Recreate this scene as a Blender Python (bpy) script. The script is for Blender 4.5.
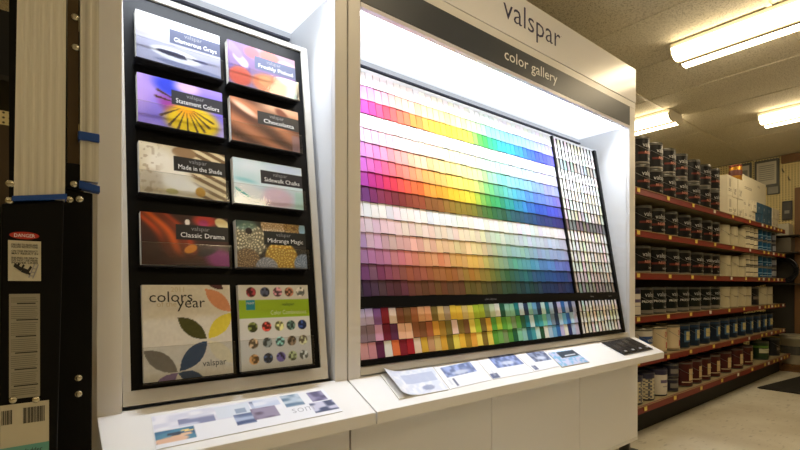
import bpy, math, random
import numpy as np
from mathutils import Vector, Matrix
random.seed(7)
rng = np.random.default_rng(7)
S = bpy.context.scene
C = S.collection
for o in list(bpy.data.objects):
    bpy.data.objects.remove(o)

# ------------------------------------------------------------------ camera, light, exposure
# X runs along the display front, Y goes into the display, Z is up; the lens is 1 m above the floor
EYE = 1.0
F = 460.0; HOR = 286.0; VP = 578.0
_n = math.hypot(VP, F); SN, CS = VP/_n, F/_n
cam_d = bpy.data.cameras.new('camera'); cam = bpy.data.objects.new('camera', cam_d); C.objects.link(cam)
cam_d.sensor_width = 36.0; cam_d.lens = F/800*36.0
cam_d.shift_y = (HOR-225)/800.0
cam_d.clip_start = 0.02
cam.location = (0, 0, EYE)
cam.rotation_euler = (math.pi/2, 0, -math.asin(CS))
S.camera = cam
w = bpy.data.worlds.new('world'); S.world = w; w.use_nodes = True
w.node_tree.nodes['Background'].inputs[0].default_value = (0.05, 0.045, 0.035, 1)
w.node_tree.nodes['Background'].inputs[1].default_value = 0.3
S.view_settings.view_transform = 'Standard'; S.view_settings.look = 'None'
S.view_settings.gamma = 1.0; S.view_settings.use_curve_mapping = False
S.view_settings.exposure = 0.0
LED_POWER = 11.0        # strips inside the display light boxes
LED_WATTS = 5.6         # per metre, lensed strip shining down
SOFFIT_POWER = 0.95       # glow added to brighten the white soffit panels
TUBE_POWER = 13.5         # ceiling fixtures
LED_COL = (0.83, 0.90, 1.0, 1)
TUBE_COL = (1.0, 0.81, 0.53, 1)

# ------------------------------------------------------------------ pixel helpers (give directions only)
def ray(px, py):
    d = (px-400)/F
    return np.array([CS+SN*d, SN-CS*d, (HOR-py)/F])
def onY(px, py, Y):
    r = ray(px, py); p = r*Y/r[1]; return p
def onX(px, py, X):
    r = ray(px, py); return r*X/r[0]
def onZ(px, py, z):
    r = ray(px, py); return r*z/r[2]
def proj(x, y, z):
    wv = CS*x+SN*y
    return 400+F*(SN*x-CS*y)/wv, HOR-F*z/wv
# ledge plane through (Y 1.28, z -.306) and (Y 1.12, z -.376)
LK = (.376-.306)/.16
def on_ledge(px, py, off=0.0):
    r = ray(px, py); t = (-.306-LK*1.28+off)/(r[2]-LK*r[1]); return r*t

# ------------------------------------------------------------------ colours and materials
def lin(c):
    return tuple((v/12.92 if v <= .04045 else ((v+.055)/1.055)**2.4) for v in [max(0, x)/255.0 for x in c[:3]])
def lina(a):
    a = np.clip(np.asarray(a, float)/255.0, 0, 1)
    return np.where(a <= .04045, a/12.92, ((a+.055)/1.055)**2.4)
MATS = {}
def mat(name, rgb=(200, 200, 200), rough=.5, metal=0, noise=0, scale=8, emit=None, power=0, spec=.5, bump=0, stretch=None, coat=0):
    if name in MATS: return MATS[name]
    m = bpy.data.materials.new(name); m.use_nodes = True; nt = m.node_tree; b = nt.nodes['Principled BSDF']
    c = lin(rgb)
    b.inputs['Base Color'].default_value = (*c, 1); b.inputs['Roughness'].default_value = rough
    b.inputs['Metallic'].default_value = metal; b.inputs['Specular IOR Level'].default_value = spec
    if coat: b.inputs['Coat Weight'].default_value = coat; b.inputs['Coat Roughness'].default_value = .08
    if noise or bump:
        tc = nt.nodes.new('ShaderNodeTexCoord'); nz = nt.nodes.new('ShaderNodeTexNoise')
        nz.inputs['Scale'].default_value = scale; nz.inputs['Detail'].default_value = 4
        src = tc.outputs['Object']
        if stretch:
            mp = nt.nodes.new('ShaderNodeMapping'); mp.inputs['Scale'].default_value = stretch
            nt.links.new(src, mp.inputs[0]); src = mp.outputs[0]
        nt.links.new(src, nz.inputs['Vector'])
        if noise:
            mx = nt.nodes.new('ShaderNodeMixRGB')
            mx.inputs[1].default_value = (*[v*(1-noise) for v in c], 1)
            mx.inputs[2].default_value = (*[min(1, v*(1+noise)) for v in c], 1)
            nt.links.new(nz.outputs['Fac'], mx.inputs[0]); nt.links.new(mx.outputs[0], b.inputs['Base Color'])
        if bump:
            bp = nt.nodes.new('ShaderNodeBump'); bp.inputs['Strength'].default_value = bump; bp.inputs['Distance'].default_value = .004
            nt.links.new(nz.outputs['Fac'], bp.inputs['Height']); nt.links.new(bp.outputs[0], b.inputs['Normal'])
    if emit:
        b.inputs['Emission Color'].default_value = emit; b.inputs['Emission Strength'].default_value = power
    MATS[name] = m; return m

def attr_mat(name, rough=.45, obj_color=False, spec=.4):
    m = bpy.data.materials.new(name); m.use_nodes = True; nt = m.node_tree; b = nt.nodes['Principled BSDF']
    b.inputs['Roughness'].default_value = rough; b.inputs['Specular IOR Level'].default_value = spec
    if obj_color:
        n = nt.nodes.new('ShaderNodeObjectInfo'); nt.links.new(n.outputs['Color'], b.inputs['Base Color'])
    else:
        n = nt.nodes.new('ShaderNodeAttribute'); n.attribute_name = 'Col'; nt.links.new(n.outputs['Color'], b.inputs['Base Color'])
    return m

M_lam = mat('cream_laminate', (232, 231, 230), .35, noise=.02, scale=3)
M_int = mat('white_interior', (238, 240, 243), .45, noise=.01, scale=3)
M_black = mat('black_board', (4, 4, 6), .42, noise=.1, scale=20, spec=.18)
M_char = mat('charcoal_band', (60, 66, 76), .42, noise=.05, scale=6)
M_dark = mat('dark_void', (10, 9, 8), .7, noise=.2, scale=6)
M_frame = mat('cream_frame', (212, 208, 198), .4, noise=.03, scale=8)
M_grey = mat('grey_metal', (120, 120, 118), .4, .7, noise=.1, scale=15)
M_steel = mat('steel', (190, 188, 180), .3, .9, noise=.1, scale=40)
M_led = mat('led_diffuser', (255, 255, 255), .5, emit=LED_COL, power=LED_POWER, noise=.0)
M_lens = mat('tube_lens', (255, 250, 235), .5, emit=TUBE_COL, power=TUBE_POWER)
M_white = mat('white_print', (240, 240, 240), .5, noise=.01)
M_greyprint = mat('grey_print', (150, 150, 155), .5, noise=.01)
M_navy = mat('navy_lettering', (24, 26, 78), .4, noise=.02)
M_paper = mat('paper_edge', (225, 222, 214), .7, noise=.04, scale=60, stretch=(1, 1, 40))
M_print = attr_mat('printed_cover', .35)
M_chip = attr_mat('chip_card', .55, True)
M_chipv = attr_mat('chip_card_far', .55)
M_canv = attr_mat('can_print', .34, spec=.22)

def glass_mat(name, tint=(1, 1, 1), gl=.12):
    m = bpy.data.materials.new(name); m.use_nodes = True; nt = m.node_tree
    for n in list(nt.nodes): nt.nodes.remove(n)
    o = nt.nodes.new('ShaderNodeOutputMaterial'); mx = nt.nodes.new('ShaderNodeMixShader')
    t = nt.nodes.new('ShaderNodeBsdfTransparent'); t.inputs[0].default_value = (*tint, 1)
    g = nt.nodes.new('ShaderNodeBsdfGlossy'); g.inputs['Roughness'].default_value = .08
    mx.inputs[0].default_value = gl
    nt.links.new(t.outputs[0], mx.inputs[1]); nt.links.new(g.outputs[0], mx.inputs[2]); nt.links.new(mx.outputs[0], o.inputs[0])
    return m
M_acryl = glass_mat('clear_acrylic', (.96, .97, .98), .05)
M_acryl2 = glass_mat('acrylic_rim', (.95, .96, .98), .4)
M_acryl_edge = mat('acrylic_edge', (200, 205, 215), .2, noise=.02)

# ------------------------------------------------------------------ mesh helpers; coordinates are relative to the eye height, z + 1 m at build time
WLOC = {}
class MB:
    def __init__(s): s.v = []; s.f = []; s.c = []
    def quad(s, pts, col=None):
        i = len(s.v); s.v += [tuple(p) for p in pts]; s.f.append(tuple(range(i, i+len(pts)))); s.c.append(col)
    def hexa(s, p, col=None):      # p: 4 bottom (ccw from above) then 4 top
        i = len(s.v); s.v += [tuple(q) for q in p]
        for f in ((3, 2, 1, 0), (4, 5, 6, 7), (0, 1, 5, 4), (1, 2, 6, 5), (2, 3, 7, 6), (3, 0, 4, 7)):
            s.f.append(tuple(i+k for k in f)); s.c.append(col)
        return s
    def box(s, x0, x1, y0, y1, z0, z1, col=None):
        return s.hexa([(x0, y0, z0), (x1, y0, z0), (x1, y1, z0), (x0, y1, z0), (x0, y0, z1), (x1, y0, z1), (x1, y1, z1), (x0, y1, z1)], col)
    def slab(s, fr, a0, a1, b0, b1, n0, n1, col=None):   # box in a frame (o, ex, ez, n)
        o, ex, ez, n = fr
        P = lambda a, b, c: tuple(o+ex*a+ez*b+n*c)
        return s.hexa([P(a0, b0, n1), P(a1, b0, n1), P(a1, b0, n0), P(a0, b0, n0), P(a0, b1, n1), P(a1, b1, n1), P(a1, b1, n0), P(a0, b1, n0)], col)
    def prism_x(s, prof, x0, x1, col=None):       # profile (y,z) swept along x
        i = len(s.v); k = len(prof)
        s.v += [(x0, y, z) for y, z in prof]+[(x1, y, z) for y, z in prof]
        for j in range(k):
            s.f.append((i+j, i+(j+1) % k, i+k+(j+1) % k, i+k+j)); s.c.append(col)
        s.f.append(tuple(i+j for j in reversed(range(k)))); s.f.append(tuple(i+k+j for j in range(k))); s.c += [col, col]
        return s
    def prism_y(s, prof, y0, y1, col=None):       # profile (x,z) swept along y
        i = len(s.v); k = len(prof)
        s.v += [(x, y0, z) for x, z in prof]+[(x, y1, z) for x, z in prof]
        for j in range(k):
            s.f.append((i+j, i+(j+1) % k, i+k+(j+1) % k, i+k+j)); s.c.append(col)
        s.f.append(tuple(i+j for j in reversed(range(k)))); s.f.append(tuple(i+k+j for j in range(k))); s.c += [col, col]
        return s
    def prism_z(s, prof, z0, z1, col=None):
        i = len(s.v); k = len(prof)
        s.v += [(x, y, z0) for x, y in prof]+[(x, y, z1) for x, y in prof]
        for j in range(k):
            s.f.append((i+j, i+(j+1) % k, i+k+(j+1) % k, i+k+j)); s.c.append(col)
        s.f.append(tuple(i+j for j in reversed(range(k)))); s.f.append(tuple(i+k+j for j in range(k))); s.c += [col, col]
        return s
    def lathe(s, prof, seg=24, cx=0, cy=0, colf=None, axis='z'):
        i = len(s.v); k = len(prof)
        for (r, z) in prof:
            for q in range(seg):
                a = 2*math.pi*q/seg
                if axis == 'z': s.v.append((cx+r*math.cos(a), cy+r*math.sin(a), z))
                else: s.v.append((cx+r*math.cos(a), z, cy+r*math.sin(a)))
        for j in range(k-1):
            for q in range(seg):
                q2 = (q+1) % seg
                s.f.append((i+j*seg+q, i+j*seg+q2, i+(j+1)*seg+q2, i+(j+1)*seg+q))
                s.c.append(colf(j, q) if colf else None)
        s.f.append(tuple(i+q for q in reversed(range(seg)))); s.c.append(colf(0, 0) if colf else None)
        s.f.append(tuple(i+(k-1)*seg+q for q in range(seg))); s.c.append(colf(k-2, 0) if colf else None)
        return s
    def tube(s, pts, r, seg=6):
        pts = [Vector(p) for p in pts]; i = len(s.v); n = len(pts)
        for k, p in enumerate(pts):
            t = (pts[min(k+1, n-1)]-pts[max(k-1, 0)]).normalized()
            a = t.cross(Vector((0, 0, 1)))
            if a.length < 1e-3: a = t.cross(Vector((1, 0, 0)))
            a.normalize(); b = t.cross(a)
            for q in range(seg):
                an = 2*math.pi*q/seg; s.v.append(tuple(p+a*r*math.cos(an)+b*r*math.sin(an)))
        for k in range(n-1):
            for q in range(seg):
                s.f.append((i+k*seg+q, i+k*seg+(q+1) % seg, i+(k+1)*seg+(q+1) % seg, i+(k+1)*seg+q)); s.c.append(None)
        s.f.append(tuple(i+q for q in reversed(range(seg)))); s.f.append(tuple(i+(n-1)*seg+q for q in range(seg))); s.c += [None, None]
        return s
    def build(s, name, m, parent=None, smooth=False, bevel=0, local=False):
        return make(name, s.v, s.f, m, parent, s.c if any(c is not None for c in s.c) else None, smooth, bevel, local)

def make(name, v, f, m, parent=None, fcols=None, smooth=False, bevel=0, local=False, vcols=None):
    a = np.array(v, float)
    if not local:
        a[:, 2] += EYE
    if parent is not None:
        base = WLOC[parent.name]; loc = (0, 0, 0)
    elif local:
        base = np.zeros(3); loc = (0, 0, 0)
    else:
        lo, hi = a.min(0), a.max(0); base = np.array([(lo[0]+hi[0])/2, (lo[1]+hi[1])/2, lo[2]]); loc = tuple(base)
    me = bpy.data.meshes.new(name); me.from_pydata((a-base).tolist(), [], f); me.validate()
    if m is not None: me.materials.append(m)
    if fcols is not None:
        at = me.color_attributes.new('Col', 'FLOAT_COLOR', 'CORNER'); buf = []
        for p in me.polygons:
            c = fcols[p.index] or (200, 200, 200); l = lin(c); buf += [*l, 1.0]*p.loop_total
        at.data.foreach_set('color', buf)
    if vcols is not None:
        at = me.color_attributes.new('Col', 'FLOAT_COLOR', 'POINT')
        at.data.foreach_set('color', np.hstack([vcols, np.ones((len(vcols), 1))]).ravel())
    if smooth:
        for p in me.polygons: p.use_smooth = True
    o = bpy.data.objects.new(name, me); C.objects.link(o); o.location = loc
    if parent is not None: o.parent = parent; WLOC[o.name] = WLOC[parent.name]
    else: WLOC[o.name] = np.array(base, float)
    if bevel:
        md = o.modifiers.new('bevel', 'BEVEL'); md.width = bevel; md.segments = 2; md.limit_method = 'ANGLE'
    return o
def empty(name, loc, label=None, cat=None, group=None):     # loc relative to the eye height
    o = bpy.data.objects.new(name, None); C.objects.link(o); o.empty_display_size = .05
    l = np.array([loc[0], loc[1], loc[2]+EYE]); o.location = l; WLOC[o.name] = l
    if label: tag(o, label, cat, group)
    return o
def tag(o, label=None, cat=None, group=None, kind=None):
    if label: o['label'] = label
    if cat: o['category'] = cat
    if group: o['group'] = group
    if kind: o['kind'] = kind
    return o
def struct(o): o['kind'] = 'structure'; return o
def copy_tree(o, parent=None):
    c = o.copy(); C.objects.link(c)
    if parent is not None: c.parent = parent
    for ch in list(o.children): copy_tree(ch, c)
    return c
_tc = {}
def text_geo(txt, size=1.0, thin=0.0, align='LEFT', spacing=1.0):
    k = (txt, thin, align, spacing)
    if k not in _tc:
        cu = bpy.data.curves.new('t', 'FONT'); cu.body = txt; cu.size = 1; cu.align_x = align; cu.resolution_u = 2
        cu.offset = thin; cu.space_character = spacing
        ob = bpy.data.objects.new('t', cu); C.objects.link(ob)
        dg = bpy.context.evaluated_depsgraph_get()
        me = bpy.data.meshes.new_from_object(ob.evaluated_get(dg))
        _tc[k] = ([tuple(v.co) for v in me.vertices], [tuple(p.vertices) for p in me.polygons])
        bpy.data.objects.remove(ob); bpy.data.meshes.remove(me); bpy.data.curves.remove(cu)
    v, f = _tc[k]
    return [(x*size, y*size) for x, y, z in v], f
def text_on(name, txt, size, fr, a, b, off, m, parent, thin=0, align='LEFT', width=None, spacing=1.0, squash=1.0):
    v, f = text_geo(txt, size, thin, align, spacing)
    if width:
        xs = [q[0] for q in v]; sc = width/(max(xs)-min(xs)); v = [(x*sc, y) for x, y in v]
    o, ex, ez, n = fr
    return make(name, [tuple(o+ex*(a+x)+ez*(b+y*squash)+n*off) for x, y in v], f, m, parent)

FRONT = (np.array([0, 1.28, 0.]), np.array([1., 0, 0]), np.array([0, 0, 1.]), np.array([0, -1., 0]))
def panel_frame(Y0, z0, k):
    nn = math.hypot(1, k)
    return (np.array([0, Y0-k*z0, 0.]), np.array([1., 0, 0]), np.array([0, k, 1.])/nn, np.array([0, -1., k])/nn), nn
PL, nL = panel_frame(1.436, .803, .133)
PR, nR = panel_frame(1.297, -.257, .165)

# ================================================================== the room
CEIL = 1.6
RX0, RX1, RY0, RY1 = -2.6, 7.2, -3.2, 3.6
def floor_mat():
    m = bpy.data.materials.new('vinyl_floor'); m.use_nodes = True; nt = m.node_tree; b = nt.nodes['Principled BSDF']
    tc = nt.nodes.new('ShaderNodeTexCoord')
    n1 = nt.nodes.new('ShaderNodeTexNoise'); n1.inputs['Scale'].default_value = 2.2; n1.inputs['Detail'].default_value = 6
    n2 = nt.nodes.new('ShaderNodeTexNoise'); n2.inputs['Scale'].default_value = 13; n2.inputs['Detail'].default_value = 5
    mp = nt.nodes.new('ShaderNodeMapping'); mp.inputs['Scale'].default_value = (1, 3.4, 1); mp.inputs['Rotation'].default_value = (0, 0, .5)
    nt.links.new(tc.outputs['Object'], n1.inputs['Vector']); nt.links.new(tc.outputs['Object'], mp.inputs[0]); nt.links.new(mp.outputs[0], n2.inputs['Vector'])
    r1 = nt.nodes.new('ShaderNodeValToRGB'); r1.color_ramp.elements[0].position = .3; r1.color_ramp.elements[1].position = .75
    r1.color_ramp.elements[0].color = (*lin((204, 196, 176)), 1); r1.color_ramp.elements[1].color = (*lin((240, 236, 222)), 1)
    nt.links.new(n1.outputs['Fac'], r1.inputs[0])
    r2 = nt.nodes.new('ShaderNodeValToRGB'); r2.color_ramp.elements[0].position = .28; r2.color_ramp.elements[1].position = .41
    r2.color_ramp.elements[0].color = (.16, .14, .11, 1); r2.color_ramp.elements[1].color = (1, 1, 1, 1)
    nt.links.new(n2.outputs['Fac'], r2.inputs[0])
    mx = nt.nodes.new('ShaderNodeMixRGB'); mx.blend_type = 'MULTIPLY'; mx.inputs[0].default_value = .38
    nt.links.new(r1.outputs[0], mx.inputs[1]); nt.links.new(r2.outputs[0], mx.inputs[2]); nt.links.new(mx.outputs[0], b.inputs['Base Color'])
    b.inputs['Roughness'].default_value = .32; b.inputs['Specular IOR Level'].default_value = .35
    return m
def ceil_mat():
    m = bpy.data.materials.new('ceiling_tile'); m.use_nodes = True; nt = m.node_tree; b = nt.nodes['Principled BSDF']
    tc = nt.nodes.new('ShaderNodeTexCoord')
    n = nt.nodes.new('ShaderNodeTexVoronoi'); n.inputs['Scale'].default_value = 120
    n3 = nt.nodes.new('ShaderNodeTexNoise'); n3.inputs['Scale'].default_value = 100; n3.inputs['Detail'].default_value = 6
    nt.links.new(tc.outputs['Object'], n.inputs['Vector']); nt.links.new(tc.outputs['Object'], n3.inputs['Vector'])
    mul = nt.nodes.new('ShaderNodeMath'); mul.operation = 'ADD'
    nt.links.new(n.outputs['Distance'], mul.inputs[0]); nt.links.new(n3.outputs['Fac'], mul.inputs[1])
    r = nt.nodes.new('ShaderNodeValToRGB'); r.color_ramp.elements[0].position = .6; r.color_ramp.elements[1].position = 1.0
    r.color_ramp.elements[0].color = (*lin((166, 158, 136)), 1); r.color_ramp.elements[1].color = (*lin((226, 220, 202)), 1)
    nt.links.new(mul.outputs[0], r.inputs[0]); nt.links.new(r.outputs[0], b.inputs['Base Color'])
    b.inputs['Roughness'].default_value = .9; b.inputs['Specular IOR Level'].default_value = .1
    return m
def peg_mat(flat):
    m = bpy.data.materials.new('pegboard'); m.use_nodes = True; nt = m.node_tree; b = nt.nodes['Principled BSDF']
    tc = nt.nodes.new('ShaderNodeTexCoord'); v = nt.nodes.new('ShaderNodeTexVoronoi'); v.inputs['Scale'].default_value = 34; v.inputs['Randomness'].default_value = 0
    mp = nt.nodes.new('ShaderNodeMapping'); mp.inputs['Scale'].default_value = flat; nt.links.new(tc.outputs['Object'], mp.inputs[0]); nt.links.new(mp.outputs[0], v.inputs['Vector'])
    r = nt.nodes.new('ShaderNodeValToRGB'); r.color_ramp.elements[0].position = .18; r.color_ramp.elements[1].position = .26
    r.color_ramp.elements[0].color = (*lin((70, 60, 30)), 1); r.color_ramp.elements[1].color = (*lin((212, 196, 140)), 1)
    nt.links.new(v.outputs['Distance'], r.inputs[0]); nt.links.new(r.outputs[0], b.inputs['Base Color']); b.inputs['Roughness'].default_value = .6
    return m
M_floor, M_ceil, M_peg, M_pegb = floor_mat(), ceil_mat(), peg_mat((0, 1, 1)), peg_mat((1, 0, 1))
M_wall = mat('painted_wall', (176, 164, 130), .8, noise=.05, scale=2)
M_wood = mat('brown_wood', (112, 78, 40), .55, noise=.25, scale=9, stretch=(6, 6, .6))
M_tbar = mat('ceiling_bar', (214, 206, 184), .5, noise=.04)

struct(MB().box(RX0, RX1, RY0, RY1, -1.1, -1.0).build('floor', M_floor))
ce = struct(MB().box(RX0, RX1, RY0, RY1, CEIL+.03, CEIL+.1).build('ceiling', M_dark))
xs = [RX0]; x = 4.15
grid_x = sorted([4.15+.636*i for i in range(-10, 5) if RX0 < 4.15+.636*i < RX1])
grid_y = sorted([.742+1.033*i for i in range(-4, 4) if RY0 < .742+1.033*i < RY1])
ex_ = [RX0]+grid_x+[RX1]; ey_ = [RY0]+grid_y+[RY1]
for i in range(len(ex_)-1):
    for j in range(len(ey_)-1):
        jz = random.uniform(0, .006)
        MB().box(ex_[i]+.008, ex_[i+1]-.008, ey_[j]+.012, ey_[j+1]-.012, CEIL+jz, CEIL+.03).build('ceiling_tile', M_ceil, ce)
for gx in grid_x: MB().box(gx-.007, gx+.007, RY0, RY1, CEIL+.004, CEIL+.03).build('ceiling_runner', M_ceil, ce)
for gy in grid_y: MB().box(RX0, RX1, gy-.012, gy+.012, CEIL-.004, CEIL+.03).build('ceiling_runner', M_tbar, ce)
struct(MB().box(RX1, RX1+.1, RY0, RY1, -1, CEIL).build('wall_right', M_peg))
struct(MB().box(RX0-.1, RX0, RY0, RY1, -1, CEIL).build('wall_left', M_wall))
struct(MB().box(RX0, RX1, RY1, RY1+.1, -1, CEIL).build('wall_back', M_pegb))
struct(MB().box(RX0, RX1, RY0-.1, RY0, -1, CEIL).build('wall_front', M_wall))
struct(MB().box(RX1-.05, RX1, RY0, 1.50, CEIL-.10, CEIL-.004).build('trim_1', M_wood))
struct(MB().box(RX1-.05, RX1, .95, 1.372, -1, 1.18).build('trim_2', M_wood))

# ceiling fixtures: housing, lens with two lobes, end caps
def fixture(cx, y0, y1, label):
    z = CEIL
    t = empty('ceiling_light', (cx, (y0+y1)/2, z-.105), label, 'light', 'fluorescent ceiling lights')
    w2 = .155
    MB().box(cx-.135, cx+.135, y0, y1, z-.040, z-.006).build('housing', M_tbar, t, bevel=.004)
    prof = [(-w2+.004, z-.041), (-w2+.02, z-.075), (-w2+.055, z-.098), (-.055, z-.1), (-.012, z-.086), (.012, z-.086), (.055, z-.1), (w2-.055, z-.098), (w2-.02, z-.075), (w2-.004, z-.041)]
    MB().prism_y([(cx+a, b) for a, b in prof], y0+.016, y1-.016).build('lens', M_lens, t)
    MB().prism_y([(cx-.014, z-.0865), (cx-.014, z-.096), (cx+.014, z-.096), (cx+.014, z-.0865)], y0+.016, y1-.016).build('lens_dim_strip', mat('dim_strip', (104, 92, 66), .5, noise=.03), t)  # dark strip added to paint the dimmer middle of the glowing lens
    for ya, yb in ((y0, y0+.015), (y1-.015, y1)):
        MB().prism_y([(cx+a*1.02, b-(.002 if b < z-.05 else 0)) for a, b in prof], ya, yb).build('end_cap', M_tbar, t)
fixture(3.42, .04, 1.27, 'nearest fluorescent ceiling light, in front of the tall colour display')
fixture(5.36, .04, 1.27, 'far fluorescent ceiling light above the aisle beside the paint shelves')
fixture(4.60, 1.72, 2.95, 'fluorescent ceiling light behind the paint shelves, above the black cans')
fixture(1.30, .04, .7, 'added unseen fluorescent ceiling light in front of the booklet display')  # this and the next three fixtures are unseen, added for more light
fixture(1.60, -2.4, -1.2, 'added unseen fluorescent ceiling light farther back in the aisle')
fixture(-1.2, -1.6, -.4, 'added unseen fluorescent ceiling light left of the ladder over the aisle')
fixture(-.9, 1.9, 3.1, 'added unseen fluorescent ceiling light behind the ladder at the far left')

# ================================================================== the two display units
DY = 1.28; BACK = 1.60
ZB, ZBT, ZTOP = .945, 1.058, 1.295
def unit(name, label, x0, x1, st0, st1, doors, P, nP, kind):
    t = empty(name, ((x0+x1)/2, DY, -1.0), label, 'display')
    # side walls with stiles
    MB().box(x0, x0+.018, DY+.02, BACK+.04, -.90, ZTOP).build('side_panel', M_lam, t)
    MB().box(x1-.018, x1, DY+.02, BACK+.04, -.90, ZTOP).build('side_panel', M_lam, t)
    MB().box(x0, st0, DY, DY+.02, -.40, ZTOP-.2375 if kind == 'R' else ZTOP).build('stile', M_lam, t, bevel=.0015)
    MB().box(st1, x1, DY, DY+.02, -.40, ZTOP-.2375 if kind == 'R' else ZTOP).build('stile', M_lam, t, bevel=.0015)
    # lining, flush with the inner stile edges
    MB().box(x0+.019, st0, DY+.021, BACK, -.30, ZB).build('lining', M_int, t)
    MB().box(st1, x1-.019, DY+.021, BACK, -.30, ZB).build('lining', M_int, t)
    MB().box(x0+.018, x1-.018, BACK, BACK+.03, -.9, ZTOP).build('back_panel', M_int, t)
    MB().box(x0+.018, x1-.018, DY+.021, BACK, ZB, ZB+.015).build('soffit', mat('soffit_glow', (238, 240, 243), .5, emit=LED_COL, power=SOFFIT_POWER), t)  # white interior ceiling with a self-glow added to brighten it
    MB().box(x0, x1, DY+.02, BACK+.04, ZTOP, ZTOP+.012).build('top_panel', M_lam, t)
    # header
    MB().box(st0+.001, st1-.001, DY-.002, DY+.02, ZB+.002, ZBT).build('header_band', M_char, t)
    if kind == 'R':
        MB().box(x0, x1, DY-.001, DY+.02, ZBT+.001, ZBT+.036).build('header_rail', M_lam, t)
        MB().box(x0, x1, DY-.004, DY+.02, ZBT+.038, ZTOP).build('header_panel', mat('header_gloss', (240, 240, 244), .2, noise=.01), t)
    else:
        MB().box(st0+.001, st1-.001, DY-.001, DY+.02, ZBT+.001, ZTOP).build('header_panel', M_lam, t)
    MB().box(st0+.001, st1-.001, DY-.001, DY+.018, ZB-.014, ZB+.001).build('header_lip', mat('lip_acrylic', (222, 220, 232), .3, noise=.01), t)
    # led strip under the soffit behind the header, and the dark channel at the back
    ls = MB().box(st0+.01, st1-.01, DY+.0215, DY+.050, ZB-.012, ZB-.0005).build('led_strip', M_frame, t)
    MB().box(st0+.012, st1-.012, DY+.0235, DY+.048, ZB-.014, ZB-.0122).build('led_diffuser', M_led, ls)
    ld = bpy.data.lights.new('led_lamp', 'AREA'); ld.shape = 'RECTANGLE'; ld.size = st1-st0-.03; ld.size_y = .02
    ld.energy = LED_WATTS*(st1-st0); ld.color = LED_COL[:3]; ld.spread = math.radians(84)
    lo = bpy.data.objects.new('led_lamp', ld); C.objects.link(lo); lo.parent = ls
    lo.location = np.array([(st0+st1)/2, DY+.036, ZB-.0150+EYE])-WLOC[t.name]; lo.rotation_euler = (math.radians(9), 0, 0)
    MB().box(st0, st1-.01, BACK-.014, BACK-.001, ZB-.036, ZB-.029).build('light_channel', mat('channel_grey', (64, 66, 80), .5, noise=.05), t)
    # tilted panel
    def zz(z): return z*nP            # height on the tilted panel
    return t, zz

# ---- left unit: booklets
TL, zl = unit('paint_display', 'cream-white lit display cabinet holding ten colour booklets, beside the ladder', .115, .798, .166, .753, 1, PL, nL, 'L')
BL0, BL1, BZ0, BZ1 = .186, .708, -.258, .795
pn = MB().slab(PL, BL0, BL1, zl(BZ0), zl(BZ1), -.012, 0).build('booklet_panel', M_black, TL)
fw = .024
MB().slab(PL, BL0-.018, BL0, zl(BZ0), zl(BZ1+.016), -.014, .006).build('panel_frame', M_frame, TL, bevel=.001)
MB().slab(PL, BL1, BL1+fw, zl(BZ0), zl(BZ1+.016), -.014, .006).build('panel_frame', M_frame, TL, bevel=.001)
MB().slab(PL, BL0-.018, BL1+fw, zl(BZ0-.036), zl(BZ0), -.014, .006).build('panel_frame', M_frame, TL, bevel=.001)
MB().slab(PL, BL0, BL1, zl(BZ1), zl(BZ1+.016), -.014, .006).build('panel_frame', M_frame, TL, bevel=.001)
# ---- right unit: colour chips
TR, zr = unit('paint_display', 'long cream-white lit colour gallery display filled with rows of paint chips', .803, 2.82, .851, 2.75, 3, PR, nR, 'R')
MB().slab(PR, .853, 2.692, zr(-.272), zr(.822), -.012, 0).build('chip_board', M_black, TR)
MB().slab(PR, .853, 2.745, zr(-.300), zr(-.273), -.012, .010).build('panel_frame', M_frame, TR, bevel=.001)
MB().slab(PR, .853, 2.70, zr(.823), zr(.838), -.012, .002).build('panel_frame', M_int, TR)
MB().slab(PR, 2.664, 2.686, zr(-.272), zr(.822), .001, .022).build('rack_edge', M_black, TR)
MB().slab(PR, 2.222, 2.236, zr(-.272), zr(.822), .001, .020).build('rack_divider', M_black, TR)
sp_ = MB().slab(PR, .857, 2.664, zr(-.078), zr(-.041), .0205, .024).build('rack_strip', M_black, TR)
MB().slab(PR, .857, 2.664, zr(-.270), zr(-.254), .001, .018).build('rack_strip', M_black, TR)
text_on('lettering', 'color collection', .012, PR, 1.50, zr(-.064), .0246, M_greyprint, sp_)
text_on('lettering', 'whites', .011, PR, 2.36, zr(-.064), .0246, M_greyprint, sp_)
text_on('lettering', 'neutrals', .011, PR, 2.55, zr(-.064), .0246, M_greyprint, sp_)
# header lettering
hv = text_on('lettering', 'valspar', .142, FRONT, 1.583, 1.163, .0046, M_navy, TR, thin=-.005, width=.435)
text_on('lettering', '.', .03, FRONT, 2.025, 1.225, .0046, M_navy, TR)
text_on('lettering', 'color gallery', .068, FRONT, 1.592, .985, .0026, M_white, TR, thin=.002, width=.402)

# ledges, bases, feet
def ledge(t, x0, x1, doors):
    prof = [(1.118, -.377), (1.285, -.304), (1.285, -.335), (1.150, -.394), (1.118, -.413)]
    MB().prism_x([(1.118, -.413), (1.118, -.377), (1.288, -.3026), (1.288, -.36), (1.30, -.413)], x0, x1).build('ledge', M_lam, t, bevel=.0015)
    n = len(doors)-1
    for i in range(n):
        MB().box(doors[i]+.0015, doors[i+1]-.0015, 1.264, 1.282, -.895, -.416).build('door', M_lam, t, bevel=.001)
    MB().box(x0+.018, x1-.018, 1.2835, 1.60, -.895, -.45).build('base_body', M_dark, t)
    MB().box(x0, x1, 1.264, 1.60, -.915, -.897).build('base_panel', M_lam, t)
    for fx in (x0+.02, x1-.035):
        ft = MB().box(fx, fx+.018, 1.30, 1.36, -.998, -.916).build('foot', M_grey, t)
        MB().box(max(x0, fx-.03), min(fx+.05, x1) if x1 < 1 else fx+.085, 1.285, 1.345, -1.0, -.992).build('foot_plate', M_grey, ft)
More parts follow.
